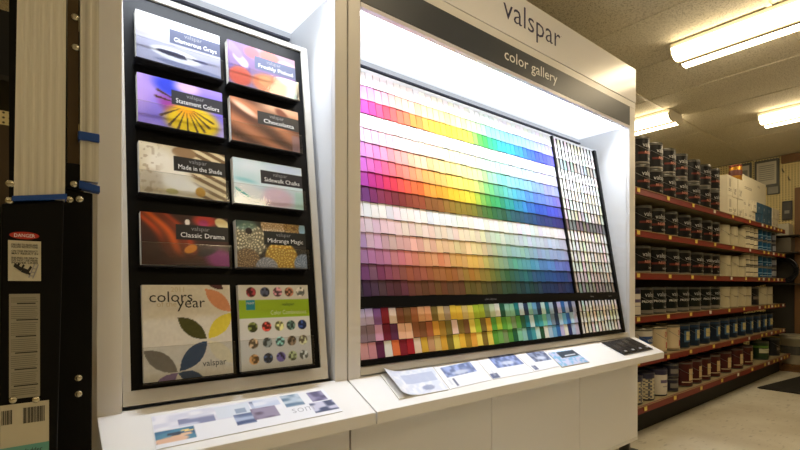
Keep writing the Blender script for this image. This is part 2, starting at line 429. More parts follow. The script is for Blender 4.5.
ledge(TL, .115, .798, [.117, .7985])
ledge(TR, .803, 2.82, [.8025, 1.496, 2.178, 2.845-.027])

# ================================================================== booklets in acrylic pockets
N1 = rng.random((64, 64))
def noise(u, v, s=6, seed=0):
    x = np.asarray(u)*s+seed*7.3+20; y = np.asarray(v)*s+seed*3.1+20
    xi = np.floor(x).astype(int); yi = np.floor(y).astype(int); fx = x-xi; fy = y-yi
    fx = fx*fx*(3-2*fx); fy = fy*fy*(3-2*fy)
    g = lambda a, b: N1[a % 64, b % 64]
    return (g(xi, yi)*(1-fx)+g(xi+1, yi)*fx)*(1-fy)+(g(xi, yi+1)*(1-fx)+g(xi+1, yi+1)*fx)*fy
def sm(e0, e1, x):
    t = np.clip((x-e0)/(e1-e0), 0, 1); return t*t*(3-2*t)
def mixc(a, b, t):
    a = np.asarray(a, float); b = np.asarray(b, float); t = np.asarray(t)[..., None]
    return a*(1-t)+b*t
def ell(u, v, cx, cy, rx, ry, ang=0, soft=.12):
    du, dv = u-cx, v-cy; c, s = math.cos(ang), math.sin(ang)
    return 1-sm(1-soft, 1+soft, np.sqrt(((c*du+s*dv)/rx)**2+((-s*du+c*dv)/ry)**2))
def base(u, c): return np.ones(u.shape+(3,))*np.array(c, float)
def cov_gray(u, v):
    c = mixc((214, 214, 226), (176, 176, 206), sm(.75, .25, v)*.8)
    c = mixc(c, (252, 252, 255), sm(.55, .75, v))
    c = mixc(c, (190, 185, 215), ell(u, v, .06, .55, .1, .04)*.7)
    c = mixc(c, (250, 250, 255), ell(u, v, .45, .26, .30, .13, -.12))
    c = mixc(c, (60, 64, 96), ell(u, v, .42, .27, .20, .055, -.1))
    c = mixc(c, (110, 112, 160), ell(u, v, .74, .27, .10, .03, -.1))
    c = mixc(c, (255, 255, 255), ell(u, v, .60, .25, .03, .09, .5))
    c = mixc(c, (110, 120, 160), ell(u, v, .7, .05, .5, .06, -.1)*.7)
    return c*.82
def cov_pansy(u, v):
    c = mixc((120, 105, 215), (165, 140, 225), noise(u, v, 4, 1))
    c = mixc(c, (205, 170, 235), sm(.25, .0, u)*sm(.0, .5, v)*.7)
    c = mixc(c, (40, 60, 205), ell(u, v, .36, .86, .16, .2, .5, .5))
    c = mixc(c, (215, 180, 230), ell(u, v, .56, .92, .14, .14, 0, .6))
    c = mixc(c, (150, 40, 130), ell(u, v, .36, .45, .10, .20, .4, .7)*.8)
    c = mixc(c, (244, 205, 20), ell(u, v, .62, .22, .32, .34, 0, .25))
    c = mixc(c, (255, 170, 10), ell(u, v, .56, .45, .12, .16, 0, .6))
    a = np.arctan2(v-.52, (u-.55)*1.6); r = np.hypot((u-.55)*1.6, v-.52)
    for q in (-2.6, -2.2, -1.9, -1.55, -1.2, -.95, -.7, -.45, 3.0, 2.75):
        lin_ = (np.abs(a-q) < .045)*sm(.12, .16, r)*sm(.62, .55, r)
        c = mixc(c, (70, 40, 20), lin_*.9)
    c = mixc(c, (210, 200, 225), sm(.9, 1, u)*sm(.4, .1, v)*.6)
    return c
def cov_shade(u, v):
    c = mixc((232, 222, 196), (205, 190, 150), noise(u, v, 5, 2)*.8)
    st = sm(.45, .55, (np.sin((u*1.0+v*1.5)*26)+1)/2)
    strip = sm(.58, .68, u+.1*v)
    c = mixc(c, mixc((225, 208, 165), (120, 92, 60), st), strip)
    c = mixc(c, (150, 118, 80), ell(u, v, .50, .90, .14, .12))
    c = mixc(c, (244, 238, 222), ell(u, v, .30, .50, .22, .42, .35, .4))
    c = mixc(c, (205, 190, 165), ell(u, v, .12, .25, .14, .22, 0, .3)*.8)
    c = mixc(c, (170, 150, 120), (noise(u*2, v, 16, 4) > .72)*sm(.3, .1, u)*.6)
    c = mixc(c, (248, 244, 232), ell(u, v, .5, .22, .24, .12, -.3, .5))
    c = mixc(c, (200, 150, 50), ell(u, v, .68, .13, .06, .10))
    c = mixc(c, (190, 185, 110), ell(u, v, .35, .08, .07, .06)*.7)
    return c
def cov_drama(u, v):
    c = base(u, (62, 32, 26))
    d = u+.45*v
    for k, (p, wd, col) in enumerate(((.42, .05, (190, 70, 20)), (.55, .07, (214, 92, 28)), (.66, .04, (120, 45, 18)), (.74, .05, (170, 60, 24)))):
        c = mixc(c, col, np.exp(-((d-p+.04*np.sin(v*7))/wd)**2)*sm(.05, .4, v))
    c = mixc(c, (205, 60, 50), ell(u, v, .72, .92, .14, .12, 0, .4)); c = mixc(c, (180, 50, 110), ell(u, v, .70, .86, .06, .08, 0, .5))
    c = mixc(c, (240, 225, 170), ell(u, v, .93, .88, .08, .12, .5)); c = mixc(c, (245, 240, 235), ell(u, v, .51, .86, .03, .06))
    c = mixc(c, (225, 140, 45), ell(u, v, .54, .33, .06, .10, -.6)); c = mixc(c, (150, 62, 122), ell(u, v, .92, .12, .18, .26, .6, .4))
    c = mixc(c, (40, 26, 30), ell(u, v, .73, .28, .14, .06, .6, .4)*.9); c = mixc(c, (50, 24, 22), ell(u, v, .1, .3, .2, .3, 0, .6)*.8)
    return c
def cov_fruit(u, v):
    c = base(u, (140, 112, 160))
    for k in range(16):
        x = .02+.26*((k*37) % 10)/10; y = .30+.62*((k*53) % 16)/16
        c = mixc(c, ((150, 130, 190), (110, 90, 160), (205, 190, 225))[k % 3], ell(u, v, x, y, .055, .10, 0, .35))
    c = mixc(c, (176, 140, 160), sm(.3, .38, u)*sm(.62, .8, v))
    for x, y, rx, ry, col in ((.34, .86, .11, .13, (214, 110, 120)), (.60, .88, .15, .13, (222, 120, 110)), (.87, .80, .14, .1, (222, 170, 175)), (.16, .22, .16, .22, (216, 84, 64)), (.58, .20, .26, .23, (232, 120, 78)), (.52, .26, .10, .12, (236, 150, 96))):
        c = mixc(c, col, ell(u, v, x, y, rx, ry, -.1, .2))
    c = c*.86
    c = mixc(c, (90, 40, 40), ell(u, v, .78, .10, .05, .14, 0, .5)*.7); c = mixc(c, (110, 150, 150), sm(.82, .9, u)*sm(.48, .4, v))
    return c
def cov_choc(u, v):
    d = (v+u*.75)*6+1.2*noise(u, v, 3, 5)
    t = (np.sin(d*2.1)+1)/2
    c = mixc((84, 46, 32), (186, 116, 78), t)
    c = mixc(c, (226, 176, 140), sm(.7, .95, v)*sm(.25, .6, u)*.9); c = mixc(c, (238, 190, 160), ell(u, v, .20, .78, .22, .06, -.7, .5))
    c = mixc(c, (120, 62, 44), ell(u, v, .74, .86, .07, .13, .6, .4)); c = mixc(c, (150, 120, 130), sm(.86, .9, u)*sm(.42, .36, v)*.7)
    return c
def cov_chalk(u, v):
    c = mixc((222, 232, 238), (196, 222, 226), noise(u, v, 4, 7))
    c = mixc(c, (190, 200, 230), ell(u, v, .75, .90, .25, .10, 0, .7)*.6); c = mixc(c, (150, 205, 210), ell(u, v, .16, .52, .14, .05, -.2, .6))
    c = mixc(c, (228, 196, 212), ell(u, v, .60, .20, .24, .24, 0, .35)); c = mixc(c, (236, 236, 232), ell(u, v, .2, .28, .2, .16, -.5, .5))
    c = mixc(c, (60, 170, 160), np.exp(-((v-.30+.9*(u-.05))/.028)**2)*sm(.0, .04, u)*sm(.22, .18, u)); c = mixc(c, (190, 225, 215), sm(.85, .9, u)*sm(.45, .35, v))
    return c
def cov_urchin(u, v):
    c = base(u, (48, 44, 42))
    for x, y, r, col, dot in ((.17, .58, .24, (122, 116, 92), (238, 226, 190)), (.62, .22, .24, (186, 140, 52), (250, 225, 120)), (.14, .14, .17, (112, 88, 62), (205, 170, 120)), (.52, .95, .18, (176, 150, 112), (240, 220, 190)), (.95, .10, .15, (120, 134, 152), (190, 200, 215)), (.40, -.02, .16, (140, 142, 148), (200, 200, 205)), (.80, .92, .13, (130, 100, 60), (220, 190, 120))):
        e = ell(u*1.0, v, x, y, r, r*1.55, 0, .08); a = np.arctan2((v-y)/1.55, u-x); rr = np.hypot((v-y)/1.55, u-x)/r
        dots = (np.cos(a*14+np.floor(rr*7)*2.0) > .35)*(np.abs((rr*7) % 1-.5) < .32)
        c = mixc(c, mixc(col, dot, dots*.9), e)
    c = mixc(c, (90, 150, 150), ell(u, v, .12, .92, .16, .12, 0, .5)*.6); c = mixc(c, (30, 18, 14), ell(u, v, .17, .78, .045, .07))
    c = mixc(c, (150, 190, 220), ell(u, v, .95, .90, .05, .14))
    return c
def petal(u, v, x0, y0, x1, y1, bulge=.34):
    # vesica between two points, cover units of width
    asp = .242/.216
    X = u; Yv = v*asp; ax, ay, bx, by = x0, y0*asp, x1, y1*asp
    L = math.hypot(bx-ax, by-ay); tx, ty = (bx-ax)/L, (by-ay)/L
    s = ((X-ax)*tx+(Yv-ay)*ty)/L; d = np.abs(-(X-ax)*ty+(Yv-ay)*tx)/L
    return ((s > 0) & (s < 1) & (d < bulge*4*s*(1-s)*.62+.0)).astype(float)
def cov_year(u, v):
    c = base(u, (226, 221, 210))
    px = lambda x, y: ((x-45)/345, 1-(y-25)/345)
    for a, b, col in (((285, 40), (392, 130), (222, 152, 112)), ((280, -14), (362, 43), (74, 30, 34)), ((290, 230), (395, 135), (232, 214, 74)), ((172, 145), (285, 232), (74, 74, 30)), ((175, 342), (286, 238), (30, 66, 104)), ((45, 258), (167, 344), (118, 112, 104)), ((72, 405), (167, 348), (136, 112, 158)), ((168, 348), (275, 385), (30, 66, 104)), ((290, 240), (395, 330), (232, 224, 196))):
        c = mixc(c, col, petal(u, v, *px(*a), *px(*b)))
    tex = noise(u, v, 40, 3)[..., None]*10-5
    return c+tex
def cov_cards(u, v):
    c = base(u, (226, 226, 224))
    c = mixc(c, (160, 196, 44), ((v > .60) & (v < .82)).astype(float))
    c = mixc(c, (40, 150, 180), ((u > .09) & (u < .22) & (v > .70) & (v < .82)).astype(float))
    pal = [(130, 40, 50), (50, 56, 84), (170, 120, 140), (150, 100, 80), (180, 190, 190), (100, 110, 50), (180, 60, 50), (180, 190, 120), (90, 120, 110), (40, 60, 120), (180, 150, 120), (110, 120, 120), (120, 180, 170), (120, 100, 80), (200, 180, 140), (180, 130, 80), (60, 80, 120), (80, 70, 130), (140, 150, 110), (170, 180, 175)]
    k = 0
    for y in (.915, .50, .31, .125):
        for x in (.17, .36, .54, .71, .88):
            p = np.array(pal[k]); n = noise(u, v, 38, k)
            cc = mixc(p*.55, np.minimum(p*1.35+20, 255), sm(.3, .7, n))
            c = mixc(c, cc, ell(u, v, x, y, .066, .059, 0, .08)); k += 1
    return c

def grid_print(name, pts, fn, nu, nv, parent, m=M_print, title_box=None, bow=0):
    """pts: TL, TR, BR, BL in relative coordinates"""
    TLp, TRp, BRp, BLp = [np.array(p, float) for p in pts]
    U, V = np.meshgrid(np.linspace(0, 1, nu+1), np.linspace(0, 1, nv+1))
    top = TLp+(TRp-TLp)*U[..., None]; bot = BLp+(BRp-BLp)*U[..., None]
    P = bot+(top-bot)*V[..., None]
    if bow: P = P+bow(U, V)
    col = fn(U, V)
    if title_box is not None:
        bxm = ((U > .375) & (V > .50) & (V < .81)).astype(float); col = mixc(col, title_box, bxm)
    idx = np.arange((nu+1)*(nv+1)).reshape(nv+1, nu+1)
    f = np.stack([idx[:-1, :-1], idx[:-1, 1:], idx[1:, 1:], idx[1:, :-1]], -1).reshape(-1, 4).tolist()
    return make(name, P.reshape(-1, 3).tolist(), f, m, parent, vcols=lina(col.reshape(-1, 3)))

books = [
    (0, 0, cov_gray, 'Glamorous Grays', 'pale grey booklet with a silver dish on its cover, in the top left pocket', (74, 80, 104)),
    (0, 1, cov_pansy, 'Statement Colors', 'Statement Colors booklet with a purple and yellow pansy cover', (44, 44, 52)),
    (0, 2, cov_shade, 'Made in the Shade', 'Made in the Shade booklet with cream feathers and wooden slats on its cover', (30, 28, 26)),
    (0, 3, cov_drama, 'Classic Drama', 'Classic Drama booklet with dark orange and purple petals on its cover', (22, 18, 20)),
    (1, 0, cov_fruit, 'Freshly Picked', 'Freshly Picked booklet with red fruit and grapes on its cover', (84, 92, 120)),
    (1, 1, cov_choc, 'Chocolatta', 'Chocolatta booklet with brown chocolate curls on its cover', (34, 34, 38)),
    (1, 2, cov_chalk, 'Sidewalk Chalks', 'Sidewalk Chalks booklet with pale pink and mint chalk cover', (32, 32, 40)),
    (1, 3, cov_urchin, 'Midrange Magic', 'Midrange Magic booklet with spotted sea urchin shells on its cover', (20, 26, 28)),
    (0, 4, cov_year, None, 'large off-white colors of the year booklet with coloured leaf shapes', None),
    (1, 4, cov_cards, None, 'large white booklet with lime green band and rows of round pictures', None),
]
rowtop = [.737, .560, .3735, .187, 0.0]
o_, exL, ezL, nLv = PL
def PLp(a, z, off): return tuple(o_+exL*a+ezL*(z*nL)+nLv*off)
for ci, ri, fn, title, label, tb in books:
    a0 = .212 if ci == 0 else .453; a1 = a0+.218
    z1 = rowtop[ri]; z0 = z1-(.136 if ri < 4 else .242)
    tk = .026 if ri < 4 else .020
    # acrylic pocket, part of the panel
    pk = MB().slab(PL, a0-.004, a1+.005, zl(z0-.006), zl(z0-.003), .001, tk+.010).build('pocket', mat('dark_acrylic', (34, 34, 40), .25, noise=.05), pn)  # pocket bottom in a dark colour, unlike the clear lip
    pf = MB()
    lip = .056 if ri < 4 else .085
    pf.slab(PL, a0-.004, a1+.005, zl(z0-.003), zl(z0+lip), tk+.0075, tk+.0095)
    pf.build('pocket_lip', M_acryl, TL)
    e = MB().slab(PL, a0-.004, a1+.005, zl(z0+lip), zl(z0+lip+.0008), tk+.0075, tk+.0095).build('lip_edge', M_acryl2, TL)
    # the stack of booklets
    b = empty('booklet', ((a0+a1)/2, PLp(0, z0, .013)[1], z0), label, 'booklet', 'booklets in the display pockets')
    MB().slab(PL, a0, a1, zl(z0), zl(z1), .004, tk).build('pages', M_paper, b)
    grid_print('cover', [PLp(a0, z1, tk+.0006), PLp(a1, z1, tk+.0006), PLp(a1, z0, tk+.0006), PLp(a0, z0, tk+.0006)], fn, 100, 66 if ri < 4 else 110, b, title_box=tb)
    hh = (z1-z0)
    if title:
        text_on('lettering', 'valspar', .017, PL, a0+.218*.66, zl(z0+hh*.70), tk+.0012, M_greyprint, b, thin=-.01, align='CENTER')
        text_on('lettering', title, .0185, PL, a0+.218*.69, zl(z0+hh*.56), tk+.0012, M_white, b, align='CENTER', width=(.115 if len(title) > 12 else .1))
    elif fn is cov_year:
        dk = mat('dark_print', (44, 42, 40), .5, noise=.02); tn = mat('tan_print', (205, 190, 160), .5, noise=.02)
        text_on('lettering', 'colors', .040, PL, a0+.014, zl(z1-.044), tk+.0012, dk, b, width=.103)
        text_on('lettering', 'year', .040, PL, a0+.080, zl(z1-.060), tk+.0012, dk, b, width=.070)
        text_on('lettering', 'of the', .020, PL, a0+.032, zl(z1-.056), tk+.0011, tn, b)
        text_on('lettering', '2011', .018, PL, a0+.066, zl(z1-.018), tk+.0011, tn, b)
        text_on('lettering', 'valspar', .024, PL, a0+.138, zl(z0+.026), tk+.0012, mat('slate_print', (70, 80, 84), .5, noise=.02), b, width=.062)
    else:
        text_on('lettering', 'valspar', .014, PL, a0+.13, zl(z0+hh*.745), tk+.0012, mat('green_print', (90, 120, 50), .5, noise=.02), b)
        text_on('lettering', 'Color Combinations', .018, PL, a0+.092, zl(z0+hh*.64), tk+.0012, mat('pale_print', (226, 236, 190), .5, noise=.02), b, width=.115)
        text_on('lettering', 'PAINT', .009, PL, a0+.022, zl(z0+hh*.77), tk+.0012, M_white, b, width=.022)

# ================================================================== paint chips
hue = [(0, (140, 66, 190)), (.06, (170, 40, 170)), (.12, (214, 20, 120)), (.17, (214, 40, 60)), (.22, (228, 90, 50)), (.29, (238, 134, 40)), (.36, (240, 168, 30)), (.43, (244, 206, 40)), (.49, (206, 206, 50)), (.53, (140, 190, 66)), (.58, (50, 168, 74)), (.64, (10, 158, 120)), (.70, (10, 150, 176)), (.77, (20, 124, 206)), (.86, (28, 80, 206)), (.93, (60, 76, 206)), (1, (92, 88, 200))]
mut = [(0, (130, 96, 150)), (.08, (150, 96, 140)), (.15, (176, 104, 110)), (.22, (196, 124, 96)), (.30, (190, 130, 84)), (.38, (190, 146, 84)), (.46, (196, 164, 80)), (.52, (164, 160, 84)), (.58, (112, 142, 98)), (.65, (74, 140, 122)), (.72, (64, 132, 146)), (.80, (60, 120, 170)), (.90, (66, 108, 176)), (1, (92, 104, 170))]
def ramp(tab, f):
    for (a, ca), (b, cb) in zip(tab, tab[1:]):
        if f <= b:
            t = (f-a)/(b-a); return np.array(ca)*(1-t)+np.array(cb)*t
    return np.array(tab[-1][1], float)
W_ = np.array((244, 242, 244.))
def chip_col(row, f):
    h = ramp(hue, f); m = ramp(mut, f); g_ = m.mean(); m = np.clip(g_+(m-g_)*1.4, 0, 255)
    if row == 0: c = h*.04+W_*.96
    elif row == 1: c = h*.52+W_*.48
    elif row == 2: c = h*1.0
    elif row < 9:
        mixh = h*.85+m*.15
        c = [mixh*.08+W_*.92, mixh*.32+W_*.68, mixh*.54+W_*.46, mixh*.76+W_*.24, h*.95, h*.58][row-3]
    else:
        tan = m*.8+np.array((180, 150, 120))*.2
        c = [m*.07+W_*.93, m*.28+W_*.72, m*.50+W_*.50, m*.80+W_*.20, m*.74, m*.46][row-9]
    return np.clip(c+rng.normal(0, 5, 3)+rng.normal(0, 4), 4, 250)
B_rows = ['lavender lavender purple darkred cream brown brown rust peach peach olive sand taupe yellow yellow sand lemon lime lime sage celadon white pine mint mint teal ice navy seafoam sky navy ice teal paleblue midnight lilac blue paleblue navy lilac'.split(),
          'mauve mauve pink maroon plum apricot apricot cinnamon brown rust gold ochre olive cream olive brown lemon lime olive gold green lime green leaf sage green pine teal ice teal sea mint sky steel navy paleblue sky blue paleblue lilac'.split(),
          'rose rose plum white orange darkred crimson cream gold tan sand gold olive lemon yellow ochre gold lemon olive lemon green leaf sage green pine mint seafoam teal sea ice pine white paleblue sky blue lilac white navy paleblue lilac'.split()]
cn = dict(lavender=(206, 188, 218), purple=(136, 84, 150), darkred=(140, 16, 36), cream=(240, 214, 196), brown=(128, 82, 44), rust=(170, 96, 54), peach=(232, 164, 116), olive=(126, 108, 40), sand=(226, 190, 122), taupe=(182, 158, 120), yellow=(238, 204, 66), lemon=(240, 224, 96), lime=(176, 204, 56), sage=(126, 152, 104), celadon=(204, 222, 186), white=(236, 236, 230), pine=(30, 92, 64), mint=(140, 206, 172), teal=(24, 124, 140), ice=(206, 228, 236), navy=(30, 56, 100), seafoam=(150, 206, 200), sky=(110, 176, 222), paleblue=(176, 204, 236), midnight=(24, 40, 76), lilac=(198, 198, 236), blue=(50, 112, 190), mauve=(140, 118, 136), pink=(226, 172, 206), maroon=(104, 10, 40), plum=(96, 34, 76), apricot=(246, 200, 162), cinnamon=(150, 96, 48), gold=(224, 172, 60), ochre=(176, 134, 40), green=(90, 160, 60), leaf=(120, 180, 90), sea=(70, 160, 180), steel=(120, 150, 170), rose=(206, 150, 160), orange=(226, 120, 66), crimson=(166, 20, 40), tan=(196, 160, 110))
def colour_word(c):
    r, g, b = [float(x) for x in c]; mx, mn = max(c), min(c); s = (mx-mn)/max(mx, 1)
    if s < .09: return 'white' if mx > 215 else 'grey'
    import colorsys
    h = colorsys.rgb_to_hsv(r/255, g/255, b/255)[0]*360
    names = ((14, 'red'), (38, 'orange'), (52, 'amber'), (68, 'yellow'), (95, 'lime green'), (155, 'green'), (190, 'teal'), (235, 'blue'), (285, 'violet'), (335, 'magenta'), (361, 'red'))
    n = next(nm for lim, nm in names if h < lim)
    if mx < 135: n = {'orange': 'brown', 'amber': 'olive brown', 'yellow': 'olive', 'red': 'dark red'}.get(n, 'dark '+n)
    elif s < .3: n = {'red': 'pale pink', 'orange': 'pale peach', 'amber': 'pale cream', 'yellow': 'pale cream', 'magenta': 'pale pink'}.get(n, 'pale '+n)
    elif s < .55: n = {'red': 'rose', 'orange': 'peach', 'amber': 'tan'}.get(n, 'soft '+n)
    elif s > .8 and mx > 190: n = 'bright '+n
    return n
NC = 40; CX0, CX1 = .8585, 2.222; cw = (CX1-CX0)/NC; rh = .0571
chips = []
for r in range(15):
    for c in range(NC): chips.append((r, c, .8186-rh*(r+1), chip_col(r, (c+.5)/NC)))
for r in range(3):
    for c in range(NC):
        chips.append((15+r, c, -.080-rh*(r+1), np.clip(np.array(cn[B_rows[r][c]])+rng.normal(0, 4, 3), 4, 250)))
def chip_frame(zlow):
    # bottom edge proud of the panel, top tucked under the row above
    o, ex, ez, n = PR
    tl = .045
    e2 = ez*math.cos(tl)-n*math.sin(tl); n2 = n*math.cos(tl)+ez*math.sin(tl)
    return (o+ez*zr(zlow)+n*.0085, ex, e2, n2)
def chip_pts(fr, x0, x1, j):
    hh = rh*nR*.995
    o, ex, ez, n = fr; P = lambda a, b, d: o+ex*a+ez*b+n*d
    return [P(x0, .001+j, .0022), P(x1, .001+j, .0022), P(x1, .001+j, 0), P(x0, .001+j, 0), P(x0+.001, hh+j, .0022), P(x1-.001, hh+j, .0022), P(x1-.001, hh+j, 0), P(x0+.001, hh+j, 0)]
def vis(r, c, zl_):
    X = CX0+cw*(c+.5); Yp = 1.297+(zl_+.03+.257)*.165
    px, _ = proj(X, Yp, zl_+.03); return px > 362, CS*X+SN*Yp
order = sorted([(vis(r, c, z)[1], i) for i, (r, c, z, col) in enumerate(chips) if vis(r, c, z)[0]])
near = set(i for _, i in order[:300])
ORD = ['first', 'second', 'third', 'fourth', 'fifth', 'sixth', 'seventh', 'eighth', 'ninth', 'tenth', 'eleventh', 'twelfth', 'thirteenth', 'fourteenth', 'fifteenth', 'sixteenth', 'seventeenth', 'eighteenth', 'nineteenth', 'twentieth']
far = MB(); shared = {}
for i, (r, c, z, col) in enumerate(chips):
    fr = chip_frame(z); j = random.uniform(-.0015, .0015); x0 = CX0+cw*c+.0004; x1 = x0+cw-.0010
    if i in near:
        key = r
        if key not in shared:
            pts = chip_pts(chip_frame(z), 0, x1-x0, 0); b0 = pts[0]
            m_ = MB().hexa([np.array(p)-b0 for p in pts]); ob = m_.build('paint_chip', M_chip, local=True)
            shared[key] = (ob.data, b0); bpy.data.objects.remove(ob)
        me, b0 = shared[key]
        o = bpy.data.objects.new('paint_chip', me); C.objects.link(o)
        o.location = (b0[0]+x0, b0[1], b0[2]+EYE+j); o.color = (*lin(col), 1)
        cs = c-min(c2 for r2, c2, z2, _ in chips if r2 == r and vis(r2, c2, z2)[0])
        cname = ORD[cs] if cs < 20 else '%dth' % (cs+1)
        rowname = (ORD[r]+' row from the top' if r < 15 else ('top', 'middle', 'bottom')[r-15]+' row of the lower rack')
        tag(o, '%s paint chip, %s, %s from the left' % (colour_word(col), rowname, cname), 'paint chip', 'paint chips in the colour gallery')
    else:
        far.hexa(chip_pts(fr, x0, x1, j), tuple(col))
fo = far.build('paint_chips', M_chipv, TR); fo['kind'] = 'stuff'
# narrow white and neutral strips right of the divider
neu = MB(); NX0, NX1 = 2.240, 2.662; nw = (NX1-NX0)/12
for r in range(18):
    z = .8186-rh*(r+1) if r < 15 else -.080-rh*(r-14)
    for c in range(12):
        f = c/11.
        lv = [250, 244, 150, 250, 246, 240, 232, 214, 120, 250, 246, 240, 230, 200, 150, 246, 240, 232][r]
        tint = np.array([(1, 1, 1.02), (1, .99, .97), (1, .97, .9), (.97, .98, 1), (.96, 1, .97)][int(rng.integers(0, 5))])
        col = np.clip(lv*tint+rng.normal(0, 8, 3), 30, 252)
        x0 = NX0+nw*c+.008; neu.hexa(chip_pts(chip_frame(z), x0, x0+nw-.0105, random.uniform(-.001, .001)), tuple(col))
for c in range(13):
    fx = NX0+nw*c-.002
    MB().slab(PR, fx, fx+.008, zr(-.252), zr(.8186), .001, .0115).build('rack_fin', M_black, TR)
no = neu.build('neutral_chips', M_chipv, TR); no['kind'] = 'stuff'

# ================================================================== things on the sloping ledges
def lp(px, py, off=.0012): return on_ledge(px, py, off)
def sheet(name, corners, fn, label, cat, nu=40, nv=30, thick=.0022, group=None, curl=0):
    c = [lp(*q, off=thick) for q in corners]
    t = empty(name, np.mean([lp(*q) for q in corners], 0)-np.array([0, 0, .03]), label, cat, group)
    bt = [p-np.array([0, 0, thick-.0004]) for p in c]
    up = [p-np.array([0, 0, .0003]) for p in c]
    MB().hexa([bt[3], bt[2], bt[1], bt[0], up[3], up[2], up[1], up[0]]).build('pages', M_paper, t)
    grid_print('cover', c, fn, nu, nv, t, bow=(lambda U, V: np.stack([.012*(1-U)**6*(curl > 0), 0*U, curl*np.clip(1-U/.45, 0, 1)**2+.0003], -1)) if curl else 0)
    return t, c
def rect(u, v, u0, u1, v0, v1): return ((u > u0) & (u < u1) & (v > v0) & (v < v1)).astype(float)
def ph(u, v, seed, a, b): return mixc(a, b, sm(.25, .75, noise(u*2, v, 9, seed)))
def cov_strip(u, v):
    c = base(u, (232, 234, 242))
    c = mixc(c, ph(u, v, 1, (212, 214, 232), (236, 236, 246)), rect(u, v, .0, .68, .52, 1))
    c = mixc(c, ph(u, v, 2, (130, 134, 170), (200, 204, 225)), rect(u, v, .12, .30, .52, .76))
    c = mixc(c, (214, 222, 236), rect(u, v, .31, .50, .55, .95)); c = mixc(c, (150, 165, 190), rect(u, v, .41, .47, .62, .80))
    c = mixc(c, ph(u, v, 3, (110, 120, 150), (190, 200, 225)), rect(u, v, .50, .53, .62, .96))
    c = mixc(c, ph(u, v, 4, (70, 84, 124), (170, 184, 214)), rect(u, v, .39, .50, .22, .60)); c = mixc(c, ph(u, v, 5, (92, 78, 100), (150, 140, 166)), rect(u, v, .49, .64, .28, .70))
    c = mixc(c, ph(u, v, 6, (196, 206, 230), (226, 230, 244)), rect(u, v, .52, .68, .68, 1)); c = mixc(c, ph(u, v, 7, (96, 122, 150), (190, 204, 220)), rect(u, v, .70, .82, .52, 1))
    c = mixc(c, ph(u, v, 8, (90, 84, 120), (150, 146, 180)), rect(u, v, .87, .98, .55, .95)); c = mixc(c, ph(u, v, 9, (60, 70, 104), (196, 196, 220)), rect(u, v, .84, 1, .12, .52))
    c = mixc(c, ph(u, v, 10, (40, 92, 130), (70, 130, 160)), rect(u, v, .005, .185, .10, .50))
    e = rect(u, v, .005, .185, .10, .50)
    c = mixc(c, (222, 180, 150), ell(u, v, .07, .18, .08, .09, .3)*e); c = mixc(c, (226, 186, 150), ell(u, v, .12, .28, .05, .05, .5)*e); c = mixc(c, (40, 50, 70), ell(u, v, .09, .34, .035, .05, .2)*e)
    c = mixc(c, (240, 214, 130), ell(u, v, .15, .38, .02, .04, .7)*e)
    return c
st, cc = sheet('placard', [(151, 416.5), (323, 389), (342.5, 411), (156, 449.5)], cov_strip, 'long printed placard with a collage of room photos on the left ledge', 'placard', 150, 30)
# 'som' word printed on the placard
def text_sheet(t, c, txt, size, u, v, m, name='lettering'):
    TLc, TRc, BRc, BLc = [np.array(q) for q in c]; exv = TRc-TLc; exv = exv/np.linalg.norm(exv); ezv = TLc-BLc; ezv = ezv/np.linalg.norm(ezv)
    o = BLc+(BRc-BLc)*u+(TLc-BLc)*v; n = np.array([0, 0, 1.])
    return text_on(name, txt, size, (o, exv, ezv, n), 0, 0, .0008, m, t, thin=-.01)
text_sheet(st, cc, 'som', .042, .70, .25, mat('light_print', (176, 178, 190), .5, noise=.02))
def broch(seed, pic, pc, small=None):
    def fn(u, v):
        c = base(u, (232, 234, 242))
        c = mixc(c, ph(u, v, seed, pc, tuple(min(255, x+60) for x in pc)), rect(u, v, *pic))
        e = ell(u, v, (pic[0]+pic[1])/2, (pic[2]+pic[3])/2-.1, .18, .08, 0, .4)*rect(u, v, *pic); c = mixc(c, (214, 220, 236), e*.8)
        if small: c = mixc(c, (90, 98, 130), rect(u, v, *small))
        c = mixc(c, (190, 196, 208), rect(u, v, .08, .14, .1, .35)*.5)
        return c
    return fn
gb = 'brochures on the right ledge'
sheet('brochure', [(380, 374), (431, 366), (448.5, 389.3), (399, 398.7)], lambda u, v: mixc(mixc(ph(u, v, 21, (212, 220, 238), (230, 234, 244)), (170, 182, 214), rect(u, v, .28, .95, .42, .78)*.7), (120, 132, 170), ell(u, v, .66, .2, .12, .10)*.7), 'pale blue brochure with curled left edge, leftmost on the right ledge', 'brochure', group=gb, thick=.004, curl=.022)
sheet('brochure', [(432.5, 365.8), (473, 357), (491.5, 379.6), (450, 389)], broch(22, (.12, .84, .40, .86), (96, 112, 158), (.18, .24, .05, .35)), 'white brochure with a wide blue landscape, second from left on the right ledge', 'brochure', group=gb)
sheet('brochure', [(474.5, 356.6), (511.7, 352), (533.5, 371.6), (493, 379.3)], broch(23, (.28, .98, .38, .92), (84, 100, 150), (.02, .18, .02, .22)), 'white brochure with a dark blue picture, third from left on the right ledge', 'brochure', group=gb)
sheet('brochure', [(513, 351.8), (543, 349.4), (559.5, 366.0), (535, 371.4)], broch(24, (.34, .96, .38, .92), (74, 84, 116), (.05, .22, .05, .25)), 'white brochure with a slate grey picture, fourth from left on the right ledge', 'brochure', group=gb)
sheet('brochure', [(548, 353), (572, 349.3), (589.5, 361.6), (562, 366.8)], lambda u, v: mixc(mixc(ph(u, v, 25, (120, 176, 214), (196, 196, 226)), (44, 58, 76), rect(u, v, .3, .98, .5, .95)), (210, 215, 225), rect(u, v, .45, .9, .6, .68)), 'blue brochure with a dark title block, rightmost on the ledge', 'brochure', group=gb, thick=.005)
